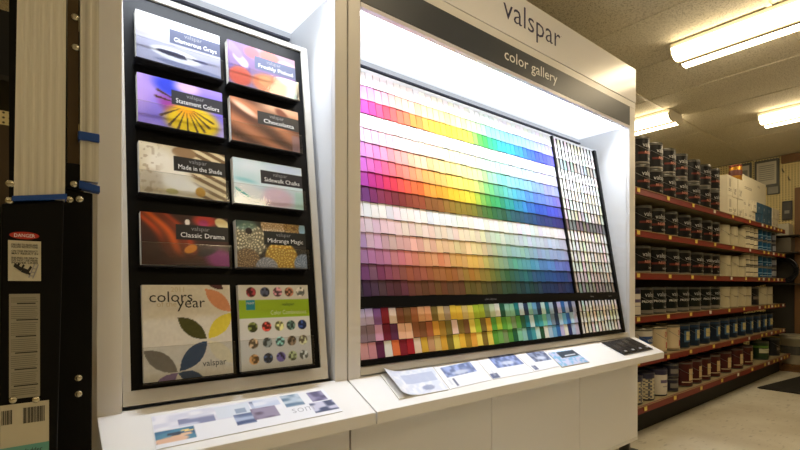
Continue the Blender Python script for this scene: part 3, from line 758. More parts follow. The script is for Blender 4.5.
# curled corner of the first brochure
# black tray with four channels
tc4 = [(601.5, 343.2), (629, 338.2), (653, 349.8), (624.5, 355.7)]
T = [lp(*q, off=0) for q in tc4]
tr = empty('sample_tray', np.mean(T, 0)-np.array([0, 0, .03]), 'black plastic tray with four padded grooves at the right end of the ledge', 'tray')
up = np.array([0, -LK, 1.])/math.hypot(1, LK)
M_rub = mat('black_plastic', (26, 27, 32), .25, noise=.2, scale=30)
MB().hexa([T[3]+up*.001, T[2]+up*.001, T[1]+up*.001, T[0]+up*.001, T[3]+up*.006, T[2]+up*.006, T[1]+up*.006, T[0]+up*.006]).build('base', M_rub, tr)
for k in range(4):
    a, b = (k+.08)/4, (k+.90)/4
    L = lambda t, s: (T[0]*(1-t)+T[1]*t)*(1-s)+(T[3]*(1-t)+T[2]*t)*s
    m_ = MB(); q = [L(a, .94), L(b, .94), L(b, .06), L(a, .06)]; mid = [L((a+b)/2, .94), L((a+b)/2, .06)]
    lowp = [p+up*.0062 for p in q]; hi = [p+up*.010 for p in (L(a*.75+b*.25, .92), L(a*.25+b*.75, .92), L(a*.25+b*.75, .08), L(a*.75+b*.25, .08))]
    m_.hexa(lowp+hi).build('ridge', M_rub, tr)
    cpt = L((a+b)/2, .86)+up*.0105
    MB().hexa([cpt+np.array(d) for d in ((-.012, -.005, 0), (.012, -.005, 0), (.012, .005, .004), (-.012, .005, .004), (-.012, -.005, .001), (.012, -.005, .001), (.012, .005, .005), (-.012, .005, .005))]).build('clip', M_greyprint, tr)

# ================================================================== paint shelves
M_shelf = mat('shelf_board', (150, 138, 104), .6, noise=.1, scale=6)
M_rail = mat('red_rail', (112, 12, 9), .45, noise=.12, scale=14)
M_railcream = mat('rail_lip', (150, 120, 84), .5, noise=.05)
M_yel = mat('yellow_tag', (226, 200, 96), .5, noise=.05)
M_wtag = mat('white_tag', (226, 220, 205), .5, noise=.05)
M_gback = mat('gondola_back', (40, 36, 28), .7, noise=.15, scale=6)
GX0, GX1 = 2.95, 6.85
SH = [(.648, 1.40), (.368, 1.40), (.085, 1.40), (-.205, 1.40), (-.496, 1.40), (-.785, 1.355)]
g = empty('paint_shelving', (4.9, 1.6, -1.0), 'long metal shelving unit with red price rails full of paint cans', 'shelving')
MB().box(GX0, GX1, 1.80, 1.83, -.99, .70).build('back_panel', M_gback, g)
MB().box(GX0, GX1, 1.455, 1.80, -1.0, -.815).build('plinth', M_dark, g)
for xx in (GX0, 4.17, 5.39, 6.61):
    MB().box(xx, xx+.03, 1.83, 1.87, -1.0, .72).build('upright', M_gback, g)
for k, (z, yf) in enumerate(SH):
    s_ = MB().box(GX0, GX1, yf+.012, 1.798, z-.024, z).build('shelf', M_shelf, g)
    MB().hexa([(GX0, yf-.004, z-.040), (GX1, yf-.004, z-.040), (GX1, yf+.0115, z-.040), (GX0, yf+.0115, z-.040), (GX0, yf, z+.004), (GX1, yf, z+.004), (GX1, yf+.0115, z+.004), (GX0, yf+.0115, z+.004)]).build('price_rail', M_rail, s_)
    MB().box(GX0, GX1, yf-.0055, yf-.0005, z+.001, z+.0045).build('rail_lip', M_railcream, s_)
    x = 3.10; q = 0
    while x < GX1-.1:
        far_ = x > 5.6
        wd = .040 if not far_ else .050
        MB().box(x, x+wd, yf-.0075, yf-.0046, z-.028, z-.002).build('price_tag', M_yel if (q+k) % 3 or x < 4.3 else M_wtag, s_)
        x += random.choice((.42, .47, .5)) if not far_ else random.choice((.13, .16, .2)); q += 1
    MB().prism_x([(yf+.02, z-.03), (1.795, z-.03), (1.795, z-.12)], GX1-.028, GX1-.02).build('bracket', M_gback, s_)

# ---- cans
def can_master(name, D, Hh, prints, lidc, words=(), bail=True, seg=28, metal_lid=True):
    """prints(zfrac, ang) -> colour; the label faces -Y"""
    root = bpy.data.objects.new(name, None); C.objects.link(root); WLOC[root.name] = np.zeros(3); root.empty_display_size = .05
    R = D/2
    prof = [(R*.97, .002), (R, .006), (R, .010)]
    nz = 22
    prof += [(R*.985, .012+(Hh-.030)*i/nz) for i in range(nz+1)]
    prof += [(R, Hh-.015), (R, Hh-.010)]
    def cf(j, q):
        if j < 2 or j >= nz+3: return (96, 94, 88) if metal_lid else lidc
        a = (q+.5)/seg*360; da = abs((a-270+180) % 360-180)
        return prints((j-2.5)/nz, da, a)
    b = MB().lathe(prof, seg, colf=cf); make('body', b.v, b.f, M_canv, root, b.c, True, 0, True)
    lm = mat('lid_%d_%d_%d' % lidc, lidc, .3, .8 if metal_lid else 0, noise=.08, scale=30)
    l = MB().lathe([(R*.96, Hh-.011), (R*.985, Hh-.004), (R*.97, Hh), (R*.90, Hh), (R*.88, Hh-.004), (R*.2, Hh-.004)], seg)
    make('lid', l.v, l.f, lm, root, None, False, 0, True)
    if bail:
        pts = [(R*1.01*math.sin(t)*1.0, -R*1.03*math.cos(t) if True else 0, Hh*.80-Hh*.30*math.cos(t)) for t in np.linspace(-1.5, 1.5, 15)]
        h = MB().tube(pts, .0013, 5); make('handle', h.v, h.f, M_grey, root, None, True, 0, True)
    for txt, size, zf, m, ang in words:
        v, f = text_geo(txt, size, 0, 'CENTER')
        a0 = math.radians(ang)
        pv = [((R*.985+.0012)*math.sin(x/R+a0), -(R*.985+.0012)*math.cos(x/R+a0), Hh*zf+y) for x, y in v]
        make('lettering', pv, f, m, root, None, False, 0, True)
    return root
def band(*bands, bg):
    def fn(zf, da, a):
        for z0, z1, w_, col in bands:
            if z0 <= zf <= z1 and da < w_: return col
        return bg
    return fn
M_pinkp = mat('salmon_print', (214, 150, 130), .5, noise=.02)
M_redp = mat('red_print', (170, 40, 30), .5, noise=.02)
M_blackp = mat('black_print', (24, 24, 26), .5, noise=.02)
M_silverp = mat('silver_print', (190, 190, 190), .4, noise=.02)
BK = (20, 20, 22)
masters = dict(
    black=can_master('paint_can', .168, .196, band((.36, .47, 70, (96, 40, 32)), (0, .03, 360, (120, 114, 104)), bg=BK), (92, 92, 90), (('valspar', .046, .62, M_silverp, 0), ('RESERVE', .026, .385, M_pinkp, 0), ('interior', .024, .18, M_silverp, 14))),
    blackpro=can_master('paint_can', .168, .196, band((0, .12, 360, (120, 116, 108)), bg=(16, 24, 26)), (84, 86, 86), (('valspar', .044, .66, M_silverp, 0), ('PROFESSIONAL', .024, .44, M_white, 0), ('latex', .024, .22, M_silverp, 14))),
    cream=can_master('paint_can', .168, .196, band((.30, .34, 50, (150, 140, 110)), (.55, .60, 40, (120, 110, 90)), bg=(186, 178, 150)), (170, 162, 138), (('exterior', .022, .44, M_greyprint, 10),), metal_lid=False),
    quart=can_master('paint_quart', .108, .122, band((.40, .50, 360, (60, 56, 50)), (.0, .06, 360, (150, 145, 130)), bg=(198, 190, 164)), (170, 165, 150), (), False, 20),
    bluequart=can_master('paint_quart', .108, .122, band((.42, .50, 360, (120, 160, 190)), (.12, .2, 60, (190, 200, 205)), bg=(28, 78, 116)), (150, 150, 150), (), False, 20),
    greyquart=can_master('paint_quart', .108, .122, band((.2, .75, 80, (140, 146, 160)), (.42, .5, 360, (60, 60, 90)), bg=(52, 56, 74)), (150, 150, 150), (), False, 20),
    navy=can_master('paint_can', .168, .196, band((.30, .72, 26, (196, 186, 130)), (.22, .78, 44, (70, 104, 140)), (.86, 1, 360, (34, 60, 92)), bg=(15, 34, 56)), (66, 74, 84), (('Cabot', .03, .20, M_silverp, 0),)[:0]),
    red=can_master('paint_can', .168, .196, band((.25, .75, 30, (196, 176, 130)), (.15, .2, 60, (190, 170, 140)), bg=(64, 18, 17)), (60, 34, 32), ()),
    tan=can_master('paint_can', .168, .196, band((.14, .42, 22, (170, 50, 36)), (0, .03, 360, (150, 130, 100)), bg=(214, 198, 166)), (190, 180, 160), (('BEHR', .05, .62, M_redp, 0),)[:0]+(('000', .06, .60, M_redp, -6),)),
    bluewhite=can_master('paint_can', .168, .196, band((.45, .75, 80, (54, 84, 140)), bg=(206, 200, 190)), (180, 178, 170), (('valspar', .04, .52, M_white, 0),)),
    pattern=can_master('paint_can', .150, .190, lambda zf, da, a: (44, 44, 70) if zf > .86 else ((190, 180, 150) if (math.sin(a*.35)+math.sin(zf*40+a*.2)) > 0 else (92, 92, 96)), (40, 40, 60), (), False, metal_lid=False),
    whitelab=can_master('paint_can', .150, .190, band((.86, 1, 360, (46, 44, 70)), (.50, .62, 60, (90, 80, 110)), (.30, .36, 50, (150, 145, 150)), bg=(206, 200, 188)), (46, 44, 70), (), False, metal_lid=False),
    darkquart=can_master('paint_quart', .108, .105, band((.25, .7, 70, (120, 116, 110)), bg=(40, 40, 56)), (60, 60, 70), (), False, 20),
    green=can_master('paint_can', .168, .196, band((.35, .62, 60, (200, 200, 170)), (.70, .8, 360, (96, 140, 60)), bg=(44, 64, 40)), (90, 100, 80), ()),
    dark=can_master('paint_can', .168, .196, band((.3, .5, 50, (110, 100, 90)), bg=(30, 30, 34)), (90, 90, 90), ()),
)
desc = dict(black='black gallon paint can with silver lettering', blackpro='black gallon paint can with grey bottom band', cream='cream gallon paint can', quart='small cream paint tin with dark middle band', bluequart='small blue paint tin', greyquart='small slate paint tin', navy='navy blue stain can with pale label', red='dark red stain can with pale label', tan='tan paint can with red lettering', bluewhite='white paint can with blue band', pattern='patterned paint can with dark lid', whitelab='white labelled paint can with dark lid', darkquart='small dark paint tin', green='green and cream paint can', dark='dark paint can')
dims = {k: (.168, .196) for k in masters}; dims.update(quart=(.108, .122), bluequart=(.108, .122), greyquart=(.108, .122), pattern=(.15, .19), whitelab=(.15, .19), darkquart=(.108, .105))
shelfname = ['top shelf', 'second shelf', 'third shelf', 'fourth shelf', 'fifth shelf', 'bottom shelf']
used = set()
def solveX(px, D, Yc):
    d = (px-400)/F; tgt = math.atan2(SN-CS*d, CS+SN*d); lo, hi = 2.0, 9.0
    for _ in range(50):
        m = (lo+hi)/2; a = math.atan2(Yc, m)-math.asin(D/2/math.hypot(m, Yc))
        if a > tgt: lo = m
        else: hi = m
    return lo
rows = [
    (0, [('black', p, 2) for p in (650, 663, 676, 688, 700.5, 711, 720)]),
    (1, [('black', p, 1) for p in (652, 665, 678, 691, 702, 712.5, 720)]+[('cream', p, 1) for p in (730, 738, 746)]+[('quart', p, 2) for p in (750, 754, 758)]+[('bluequart', p, 2) for p in (763, 767.5, 771.5)]+[('greyquart', p, 2) for p in (776, 780.5)]),
    (2, [('black', p, 1) for p in (651, 666, 679.5, 691, 703.5, 712.5, 720)]+[('cream', p, 1) for p in (731, 739, 746)]+[('quart', p, 2) for p in (750, 754, 758)]+[('bluequart', p, 2) for p in (763, 768, 772)]+[('greyquart', p, 2) for p in (776.5, 781)]),
    (3, [('whitelab', 641, 1)]+[('blackpro', p, 1) for p in (653.5, 666, 677.5, 689, 701, 711, 720.5)]+[('cream', p, 1) for p in (730, 738.5, 746, 751.5)]+[('dark', 759, 1)]+[('cream', p, 1) for p in (767, 773)]+[('red', 780, 1)]),
    (4, [('bluewhite', 653, 1), ('tan', 667, 1), ('tan', 680, 1)]+[('navy', p, 1) for p in (690, 700, 710, 720.5, 729.5, 737.5, 746, 753.5, 760.5, 767, 773)]+[('red', 781, 1)]),
    (5, [('pattern', 643, 1), ('pattern', 655, 1), ('whitelab', 667.5, 1), ('darkquart', 678.6, 2)]+[('red', p, 1) for p in (693, 702, 711, 720.5, 731.5, 743.5, 753)]+[('green', 769, 1), ('dark', 780, 1)]),
]
for si, items in rows:
    z, yf = SH[si]; prevx = 0; cnt = {}; prevr = 0
    for kind, px, n in items:
        D, Hh = dims[kind]; Yc = yf+.030+D/2
        X = max(solveX(px, D, Yc), prevx+prevr+D/2+.004); prevx, prevr = X, D/2
        if X > GX1-.09: continue
        cnt[kind] = cnt.get(kind, 0)+1
        for lev in range(n):
            mst = masters[kind]
            c = mst if (kind not in used) else copy_tree(mst)
            used.add(kind)
            c.location = (X+random.uniform(-.004, .004), Yc, z+EYE+.001+lev*(Hh+.001)); c.rotation_euler.z = math.radians(random.uniform(-9, 9)) if kind in ('black', 'blackpro', 'navy', 'red') else math.radians(random.uniform(-25, 25))
            where = ('upper of the ' if lev else 'lower of the ') if n == 2 else ''
            o_n = ORD[cnt[kind]-1]
            if n == 2: lb = '%s, %s in %s stack from left, %s' % (desc[kind], 'top' if lev else 'bottom', o_n, shelfname[si])
            else: lb = '%s, %s from left on %s' % (desc[kind], o_n, shelfname[si])
            tag(c, lb, 'paint can', 'paint cans on the shelving')
for k, m_ in masters.items():
    if k not in used:
        for ch in list(m_.children): bpy.data.objects.remove(ch)
        bpy.data.objects.remove(m_)

# ---- boxes on the top shelf
M_card = mat('white_carton', (204, 197, 176), .6, noise=.05, scale=5)
M_bluec = mat('blue_carton', (26, 76, 108), .5, noise=.08, scale=6)
def carton(x0, x1, y0, y1, z0, z1, m, label, group, words=None, wm=M_blackp):
    if group: y0 += random.uniform(0, .014); x1 -= .004
    b = empty('carton', ((x0+x1)/2, (y0+y1)/2, z0), label, 'box', group)
    MB().box(x0, x1, y0, y1, z0, z1).build('body', m, b, bevel=.003)
    MB().box(x0+.002, x1-.002, (y0+y1)/2-.02, (y0+y1)/2+.02, z1, z1+.0008).build('tape', mat('tape', (190, 176, 130), .3, noise=.03), b)
    fr = (np.array([x0, y0, z0]), np.array([1., 0, 0]), np.array([0, 0, 1.]), np.array([0, -1., 0]))
    if words:
        for txt, sz, a, bz in words: text_on('lettering', txt, sz, fr, a, bz, .001, wm, b)
    return b
zt = SH[0][0]+.001
for i, (xa, xb) in enumerate(((4.99, 5.130), (5.135, 5.280), (5.285, 5.430))):
    for lev in range(2):
        zb = zt+lev*.190
        cb = carton(xa, xb, 1.425, 1.66, zb, zb+.189, M_card, 'white carton, %s of %s column beside the black cans on the top shelf' % (('lower', 'upper')[lev], ORD[i]), 'white cartons on the top shelf', [('II', .11, .045, .085), ('==', .07, .03, .03)] if i == 0 else [('1 gal', .045, .02, .06), ('==', .05, .03, .02)])
for i in range(3):
    for lev in range(2):
        xa = 5.440+i*.143; zb = zt+lev*.112
        carton(xa, xa+.139, 1.425, 1.60, zb, zb+.11, M_card, 'small white carton, %s row, %s from the left beside the blue boxes' % (('lower', 'upper')[lev], ORD[i]), 'small white cartons on the top shelf', [('==', .06, .03, .035)])
for i in range(3):
    for lev in range(2):
        xa = 5.880+i*.186; zb = zt+lev*.112
        carton(xa, xa+.18, 1.425, 1.60, zb, zb+.11, M_bluec, 'blue carton, %s row, %s from the left on the top shelf' % (('lower', 'upper')[lev], ORD[i]), 'blue cartons on the top shelf', [('=', .07, .04, .03)], M_silverp)
for i in range(2):
    for lev in range(2):
        xa = 6.45+i*.15; zb = zt+lev*.112
        carton(xa, xa+.135, 1.425, 1.60, zb, zb+.11, M_card, 'white carton, %s row, %s after the blue boxes at the shelf end' % (('lower', 'upper')[lev], ORD[i]), 'end cartons on the top shelf', [('=', .06, .04, .03)])
carton(5.56, 6.38, 1.47, 1.595, zt+.226, zt+.475, M_card, 'big white cardboard box lying on top of the small cartons', None, [('======', .07, .06, .10), ('===', .05, .50, .17)])
gm = mat('gold_tin', (176, 126, 44), .4, .7, noise=.15, scale=20)
TX, TY, TZ = 5.385, 1.482, zt+.3805
gt = empty('gold_tin', (TX, TY, TZ), 'small gold tin standing on the white carton stack', 'tin')
MB().lathe([(.052, TZ), (.054, TZ+.004), (.054, TZ+.128), (.052, TZ+.133)], 24, TX, TY).build('body', gm, gt, smooth=True)
MB().lathe([(.055, TZ+.134), (.055, TZ+.148), (.046, TZ+.152), (.01, TZ+.152)], 24, TX, TY).build('lid', mat('red_cap', (120, 50, 40), .3, .5, noise=.1), gt)
MB().lathe([(.0545, TZ+.045), (.0548, TZ+.046), (.0548, TZ+.098), (.0545, TZ+.099)], 24, TX, TY).build('label', mat('dark_tin_label', (90, 40, 34), .4, noise=.2, scale=30), gt)

# ================================================================== far wall and far floor
def wallpic(name, px0, py0, px1, py1, frame_m, fill_m, label, cat, marks=()):
    a = onX(px0, py0, RX1-.02); b = onX(px1, py1, RX1-.02)
    y0, y1 = min(a[1], b[1]), max(a[1], b[1]); z0, z1 = min(a[2], b[2]), max(a[2], b[2]); z1 = min(z1, CEIL-.115 if False else CEIL-.02)
    t = empty(name, (RX1-.02, (y0+y1)/2, z0), label, cat)
    MB().box(RX1-.024, RX1-.001, y0, y1, z0, z1).build('frame', frame_m, t, bevel=.003)
    wy, wz = (y1-y0)*.10, (z1-z0)*.09
    sh = MB().box(RX1-.0265, RX1-.0242, y0+wy, y1-wy, z0+wz, z1-wz).build('print', fill_m, t)
    for (u0, u1, v0, v1, m) in marks:
        MB().box(RX1-.0285, RX1-.0267, y1-wy-(y1-y0-2*wy)*u1, y1-wy-(y1-y0-2*wy)*u0, z0+wz+(z1-z0-2*wz)*v0, z0+wz+(z1-z0-2*wz)*v1).build('print_mark', m, sh)
M_slate = mat('slate_frame', (78, 80, 78), .5, noise=.1)
M_pwhite = mat('poster_paper', (190, 186, 170), .6, noise=.06, scale=8)
M_pgrey = mat('poster_grey', (138, 138, 130), .6, noise=.15, scale=20)
lines = tuple((.1, .9, .82-.09*i, .86-.09*i, M_pgrey) for i in range(8))
wallpic('framed_notice', 754.5, 161, 779, 185.5, M_slate, M_pwhite, 'framed white notice with grey text near the ceiling on the far wall', 'picture', lines)
wallpic('framed_poster', 731, 164, 751.5, 190, M_slate, M_pwhite, 'dark framed poster on the far wall behind the gold tin', 'picture', ((.15, .9, .1, .8, M_pgrey),))
wallpic('wall_sign', 767, 187, 779.5, 193.5, M_slate, M_pgrey, 'small grey sign below the framed notice on the far wall', 'sign')
wallpic('dark_poster', 782, 201.5, 792.3, 219.5, M_blackp, mat('dark_photo', (46, 44, 40), .4, noise=.5, scale=14), 'small dark photo poster on the pegboard at far right', 'poster', ((.2, .8, .3, .5, M_pgrey),))
# small shelf with packages by the far post
ws = empty('wall_shelf', (7.02, 1.45, -.62), 'narrow dark wall shelf past the end of the paint shelving', 'shelf')
for zz_ in (.40, .60, .03):
    MB().box(6.93, 7.19, 1.30, 1.66, zz_-.012, zz_).build('board', M_gback, ws)
MB().box(7.185, 7.198, 1.30, 1.66, -.62, .615).build('back_plate', M_gback, ws)
carton(6.96, 7.16, 1.39, 1.64, .601, .74, mat('grey_package', (188, 184, 168), .5, noise=.06), 'pale grey package on the wall shelf under the dark poster', None)
carton(6.96, 7.16, 1.37, 1.63, .401, .575, mat('dark_package', (96, 90, 78), .5, noise=.3, scale=18), 'brownish package on the wall shelf below the pale package', None)
hs = empty('hose_coil', (7.05, 1.46, .03), 'black coiled hose standing on the lower wall shelf', 'hose')
for q, rr in enumerate((.155, .135, .115)):
    MB().tube([(7.02+.03*q, 1.47+rr*math.cos(a), .19+rr*math.sin(a)) for a in np.linspace(0, 2*math.pi, 25)], .013, 8).build('loop', M_rub, hs, smooth=True)
# hooks on the pegboard
for px, py in ((784, 172), (790, 180)):
    p = onX(px, py, RX1-.01)
    tag(MB().tube([(RX1-.002, p[1], p[2]), (RX1-.08, p[1], p[2]+.005), (RX1-.10, p[1], p[2]+.03)], .006, 6).build('peg_hook', M_grey, smooth=True), 'metal hook on the pegboard, %s of two beside the framed notice' % ('upper' if py < 175 else 'lower'), 'hook', 'hooks on the pegboard')
# bucket on a pallet
pal = empty('pallet', (7.0, 1.33, -1.0), 'low wooden pallet under the white bucket at far right', 'pallet')
for i in range(4): MB().box(6.87, 7.17, 1.16+i*.095, 1.235+i*.095, -.93, -.91).build('plank', M_wood, pal)
for i in range(2): MB().box(6.90+i*.18, 6.96+i*.18, 1.16, 1.52, -1.0, -.931).build('bearer', M_wood, pal)
bu = empty('bucket', (7.01, 1.34, -.91), 'white plastic bucket beyond the end of the paint shelving', 'bucket')
MB().lathe([(.118, -.909), (.122, -.905), (.140, -.62), (.143, -.62), (.143, -.59), (.139, -.585)], 28, 7.01, 1.34).build('body', mat('white_bucket', (186, 180, 160), .4, noise=.08), bu, smooth=True)
MB().lathe([(.147, -.592), (.147, -.575), (.13, -.570), (.02, -.570)], 28, 7.01, 1.34).build('lid', mat('grey_lid', (150, 146, 130), .4, noise=.05), bu)
MB().lathe([(.1315, -.80), (.1325, -.799), (.1385, -.70), (.1375, -.699)], 28, 7.01, 1.34).build('label', mat('dark_label', (70, 70, 66), .5, noise=.35, scale=25), bu)
# mat on the floor
tag(MB().prism_z([(5.52, .30), (7.12, .30), (7.12, 1.13), (7.10, 1.15), (5.54, 1.345), (5.52, 1.33)], -.9995, -.988).build('floor_mat', mat('rubber_mat', (26, 25, 24), .85, noise=.3, scale=90, bump=.5), bevel=.003), 'black floor mat in the aisle at far right', 'mat')

# ================================================================== ladder at the far left
M_alu = mat('brushed_aluminium', (206, 202, 188), .45, .2, noise=.10, scale=14, stretch=(40, 40, .7))
M_blk = mat('black_fibreglass', (5, 5, 5), .5, noise=.2, scale=10, spec=.15)
M_blue = mat('blue_plastic', (20, 70, 150), .4, noise=.05)
M_bolt = mat('bolt_steel', (200, 194, 170), .25, .9, noise=.1)
LD = empty('ladder', (.03, 1.2, -1.0), 'folding ladder with aluminium and black rails and warning stickers', 'ladder')
def rail(xt0, xt1, xb0, xb1, y0, y1, z0, z1, flutes, name, m):
    mb = MB(); n = flutes
    # front face with shallow flutes
    prof = []
    for i in range(n*4+1):
        f = i/(n*4); prof.append((f, -.0008 if (i % 4) in (1, 2) else 0))
    for k in range(len(prof)-1):
        (f0, d0), (f1, d1) = prof[k], prof[k+1]
        A = lambda f, t: (xb0+(xb1-xb0)*f) if t == 0 else (xt0+(xt1-xt0)*f)
        mb.quad([(A(f0, 0), y0-d0, z0), (A(f1, 0), y0-d1, z0), (A(f1, 1), y0-d1, z1), (A(f0, 1), y0-d0, z1)])
    mb.quad([(xb1, y0, z0), (xb1, y1, z0), (xt1, y1, z1), (xt1, y0, z1)]); mb.quad([(xb1, y1, z0), (xb0, y1, z0), (xt0, y1, z1), (xt1, y1, z1)])
    mb.quad([(xb0, y1, z0), (xb0, y0, z0), (xt0, y0, z1), (xt0, y1, z1)]); mb.quad([(xt0, y0, z1), (xt1, y0, z1), (xt1, y1, z1), (xt0, y1, z1)]); mb.quad([(xb0, y0, z0), (xb0, y1, z0), (xb1, y1, z0), (xb1, y0, z0)])
    return mb.build(name, m, LD)
def bolt(x, y, z, r=.0065):
    MB().lathe([(r, y), (r, y-.003), (r*.75, y-.0055), (r*.3, y-.0065)], 14, x, z, axis='y').build('bolt', M_bolt, LD, smooth=True)
# front section: aluminium rail sliding in the black rail
rail(-.017, .052, -.029, .047, 1.10, 1.125, .165, 1.05, 6, 'aluminium_rail', M_alu)
MB().hexa([(-.031, 1.094, .155), (.050, 1.094, .168), (.050, 1.128, .168), (-.031, 1.128, .155), (-.031, 1.094, .164), (.050, 1.094, .178), (.050, 1.128, .178), (-.031, 1.128, .164)]).build('blue_cap', M_blue, LD)
MB().hexa([(-.058, 1.103, -1.0), (.020, 1.103, -1.0), (.020, 1.135, -1.0), (-.058, 1.135, -1.0), (-.046, 1.103, .150), (.046, 1.103, .166), (.046, 1.135, .166), (-.046, 1.135, .150)]).build('black_rail', M_blk, LD, bevel=.003)
# rear section
rail(.078, .112, .077, .110, 1.19, 1.212, .225, 1.05, 2, 'aluminium_rail', M_alu)
MB().box(.073, .1115, 1.184, 1.2135, .311, .329).build('blue_band', M_blue, LD, bevel=.002)
MB().hexa([(.075, 1.185, .208), (.112, 1.185, .203), (.112, 1.2135, .203), (.075, 1.2135, .208), (.075, 1.185, .224), (.112, 1.185, .216), (.112, 1.2135, .216), (.075, 1.2135, .224)]).build('blue_cap', M_blue, LD)
MB().hexa([(.030, 1.195, -1.0), (.096, 1.195, -1.0), (.096, 1.214, -1.0), (.030, 1.214, -1.0), (.034, 1.195, .205), (.100, 1.195, .201), (.100, 1.214, .201), (.034, 1.214, .205)]).build('black_rail', M_blk, LD, bevel=.003)
MB().box(.0555, .0745, 1.195, 1.212, .245, 1.05).build('hinge_bar', mat('bronze_bar', (78, 62, 36), .4, .5, noise=.2, scale=10), LD)
MB().box(.050, .080, 1.192, 1.2135, .205, .260).build('hinge', M_blk, LD, bevel=.002)
# far rails and rungs behind
MB().box(-.05, .03, 1.545, 1.57, -1.0, 1.05).build('black_rail', M_blk, LD)
MB().box(.055, .095, 1.545, 1.57, -1.0, 1.05).build('black_rail', M_blk, LD)
for zq in (-.72, -.42, -.12):
    MB().box(-.035, .005, 1.136, 1.545, zq, zq+.03).build('rung', M_alu, LD, bevel=.003)
    MB().box(.045, .080, 1.215, 1.545, zq, zq+.03).build('rung', M_alu, LD, bevel=.003)
for px, py, Yb in ((10, 183.5, 1.103), (9.5, 200.5, 1.103), (13, 400, 1.103), (36, 399.5, 1.103)):
    p = onY(px, py, Yb-.003); bolt(p[0], Yb, p[2]-(.0 if py > 300 else .0))
for px, py, Yb in ((75, 17, 1.195), (75.5, 47, 1.195), (74, 184, 1.192), (69.5, 199.5, 1.195), (79.5, 199, 1.195), (78.5, 378, 1.195), (78.5, 394, 1.195)):
    p = onY(px, py, Yb-.003); bolt(p[0], Yb, p[2], .0075)
# stickers on the black rail
LF = (np.array([0, 1.103, 0.]), np.array([1., 0, 0]), np.array([0, 0, 1.]), np.array([0, -1., 0]))
def LQ(px, py): p = onY(px, py, 1.102); return p[0], p[2]
def sticker(px0, py0, px1, py1, m, name='sticker', d=.0008):
    a0, b1 = LQ(px0, py0); a1, b0 = LQ(px1, py1)
    return MB().slab(LF, a0, a1, b0, b1, .0002, d).build(name, m, LD), a0, a1, b0, b1
M_stk = mat('sticker_paper', (196, 190, 168), .45, noise=.05, scale=30)
M_stk2 = mat('sticker_grey', (150, 146, 130), .45, noise=.08, scale=40)
s1, a0, a1, b0, b1 = sticker(8, 240, 41, 281, M_stk)
wd = a1-a0
for q, (txt, zf) in enumerate((('FAILURE TO READ AND', .93), ('FOLLOW INSTRUCTIONS', .87), ('ON THIS PRODUCT', .77), ('MAY RESULT IN', .71), ('INJURIES OR DEATH', .60), ('DO NOT USE NEAR', .54), ('POWER LINES', .48))):
    text_on('lettering', txt, .005, LF, a0+wd*.1, b0+(b1-b0)*zf-.004, .0012, M_blackp, s1, thin=.02, width=wd*.8)
# falling figure and ladder pictogram
fg = MB()
def seg2(mb, x0, z0, x1, z1, wq, d=.0013):
    L = math.hypot(x1-x0, z1-z0); nx, nz = -(z1-z0)/L*wq, (x1-x0)/L*wq
    P = lambda u, v: (a0+wd*u, 1.103-d, b0+(b1-b0)*v)
    mb.quad([P(x0-nx, z0-nz), P(x1-nx, z1-nz), P(x1+nx, z1+nz), P(x0+nx, z0+nz)])
for s_ in ((.18, .40, .40, .28, .05), (.40, .28, .60, .22, .06), (.40, .30, .48, .40, .03), (.60, .24, .70, .36, .035), (.58, .22, .66, .16, .03), (.28, .36, .34, .44, .03)): seg2(fg, *s_)
fg.build('pictogram', M_blackp, s1)
lg = MB()
for s_ in ((.62, .08, .80, .42, .018), (.74, .06, .92, .42, .018), (.66, .13, .78, .12, .012), (.70, .22, .83, .21, .012), (.75, .31, .87, .30, .012)): seg2(lg, *s_)
lg.build('pictogram', M_greyprint, s1)
ac, bc = LQ(24.5, 235.5)
ov = MB(); ov.quad([(ac+.0215*math.cos(t), 1.1022, bc+.0068*math.sin(t)) for t in np.linspace(0, 2*math.pi, 33)[:-1]])
so = ov.build('danger_oval', mat('danger_red', (176, 44, 30), .4, noise=.03), LD)
text_on('lettering', 'DANGER', .009, LF, ac, bc-.0032, .0012, M_white, so, align='CENTER', width=.030)
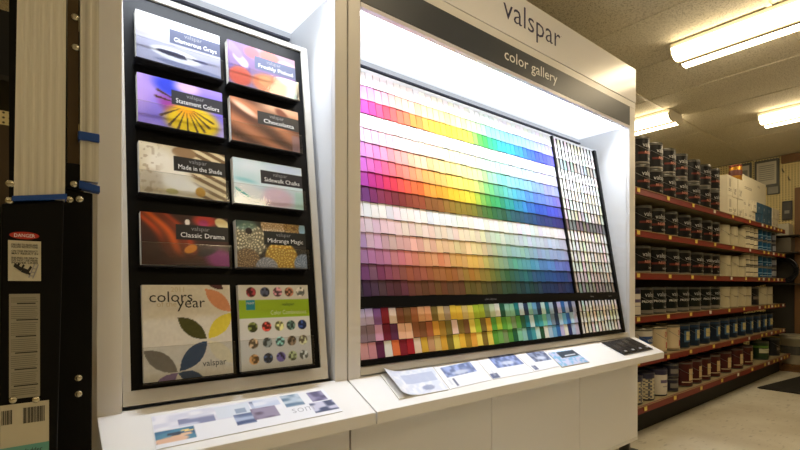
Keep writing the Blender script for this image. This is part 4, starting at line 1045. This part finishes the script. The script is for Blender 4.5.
s2, a0, a1, b0, b1 = sticker(9, 294, 40, 396, M_stk2)
wd = a1-a0; zz1 = b1-.008; k = 0
while zz1 > b0+.006:
    head = k % 8 == 3
    l0 = a0+wd*(.06 if not head else .25-.02*min(k//8, 6)); l1 = a1-wd*(.06+.1*random.random())
    m_ = MB().slab(LF, l0, l1, zz1, zz1+(.0022 if head else .0009), .0008, .0011); m_.build('print_line', M_blackp if head else mat('grey_ink', (96, 92, 80), .5, noise=.05), s2)
    zz1 -= .0052 if head else .0036; k += 1
s3, a0, a1, b0, b1 = sticker(0, 406, 49, 452, M_stk)
wd = a1-a0
MB().slab(LF, a0, a1, b0, b0+.021, .0008, .0011).build('teal_band', mat('teal_print', (96, 160, 150), .45, noise=.05), s3)
xx = a0+wd*.46
for q in range(18):
    bw = random.choice((.0006, .001, .0014)); MB().slab(LF, xx, xx+bw, b1-.038, b1-.009, .0008, .0011).build('bar', M_blackp, s3); xx += bw+random.choice((.0005, .0009))
xx = a0+wd*.03
for q in range(9):
    bw = random.choice((.0006, .001, .0014)); MB().slab(LF, xx, xx+bw, b1-.036, b1-.010, .0008, .0011).build('bar', M_blackp, s3); xx += bw+random.choice((.0005, .0009))
text_on('lettering', 'ladder', .012, LF, a0+wd*.5, b0+.006, .0014, M_blackp, s3, width=wd*.35)

# dark storage rack behind the ladder
rk = empty('storage_rack', (-.1, 2.5, -1.0), 'dark storage rack glimpsed behind the ladder at the far left', 'rack')
for xx in (-.75, .33): MB().box(xx, xx+.04, 2.3, 2.7, -1, 1.35).build('upright', M_gback, rk)
for zz_ in (-.6, -.1, .30, .80, 1.32): MB().box(-.75, .37, 2.3, 2.7, zz_-.02, zz_).build('shelf', M_gback, rk)
MB().box(-.75, .37, 2.69, 2.70, -1, .31).build('back_plate', M_dark, rk)
carton(-.5, .25, 2.33, 2.66, .801, 1.06, M_dark, 'black box on the storage rack behind the ladder', None)
carton(-.5, .25, 2.33, 2.66, .301, .62, mat('brown_box', (84, 68, 44), .7, noise=.15), 'brown box on the storage rack behind the ladder', None)
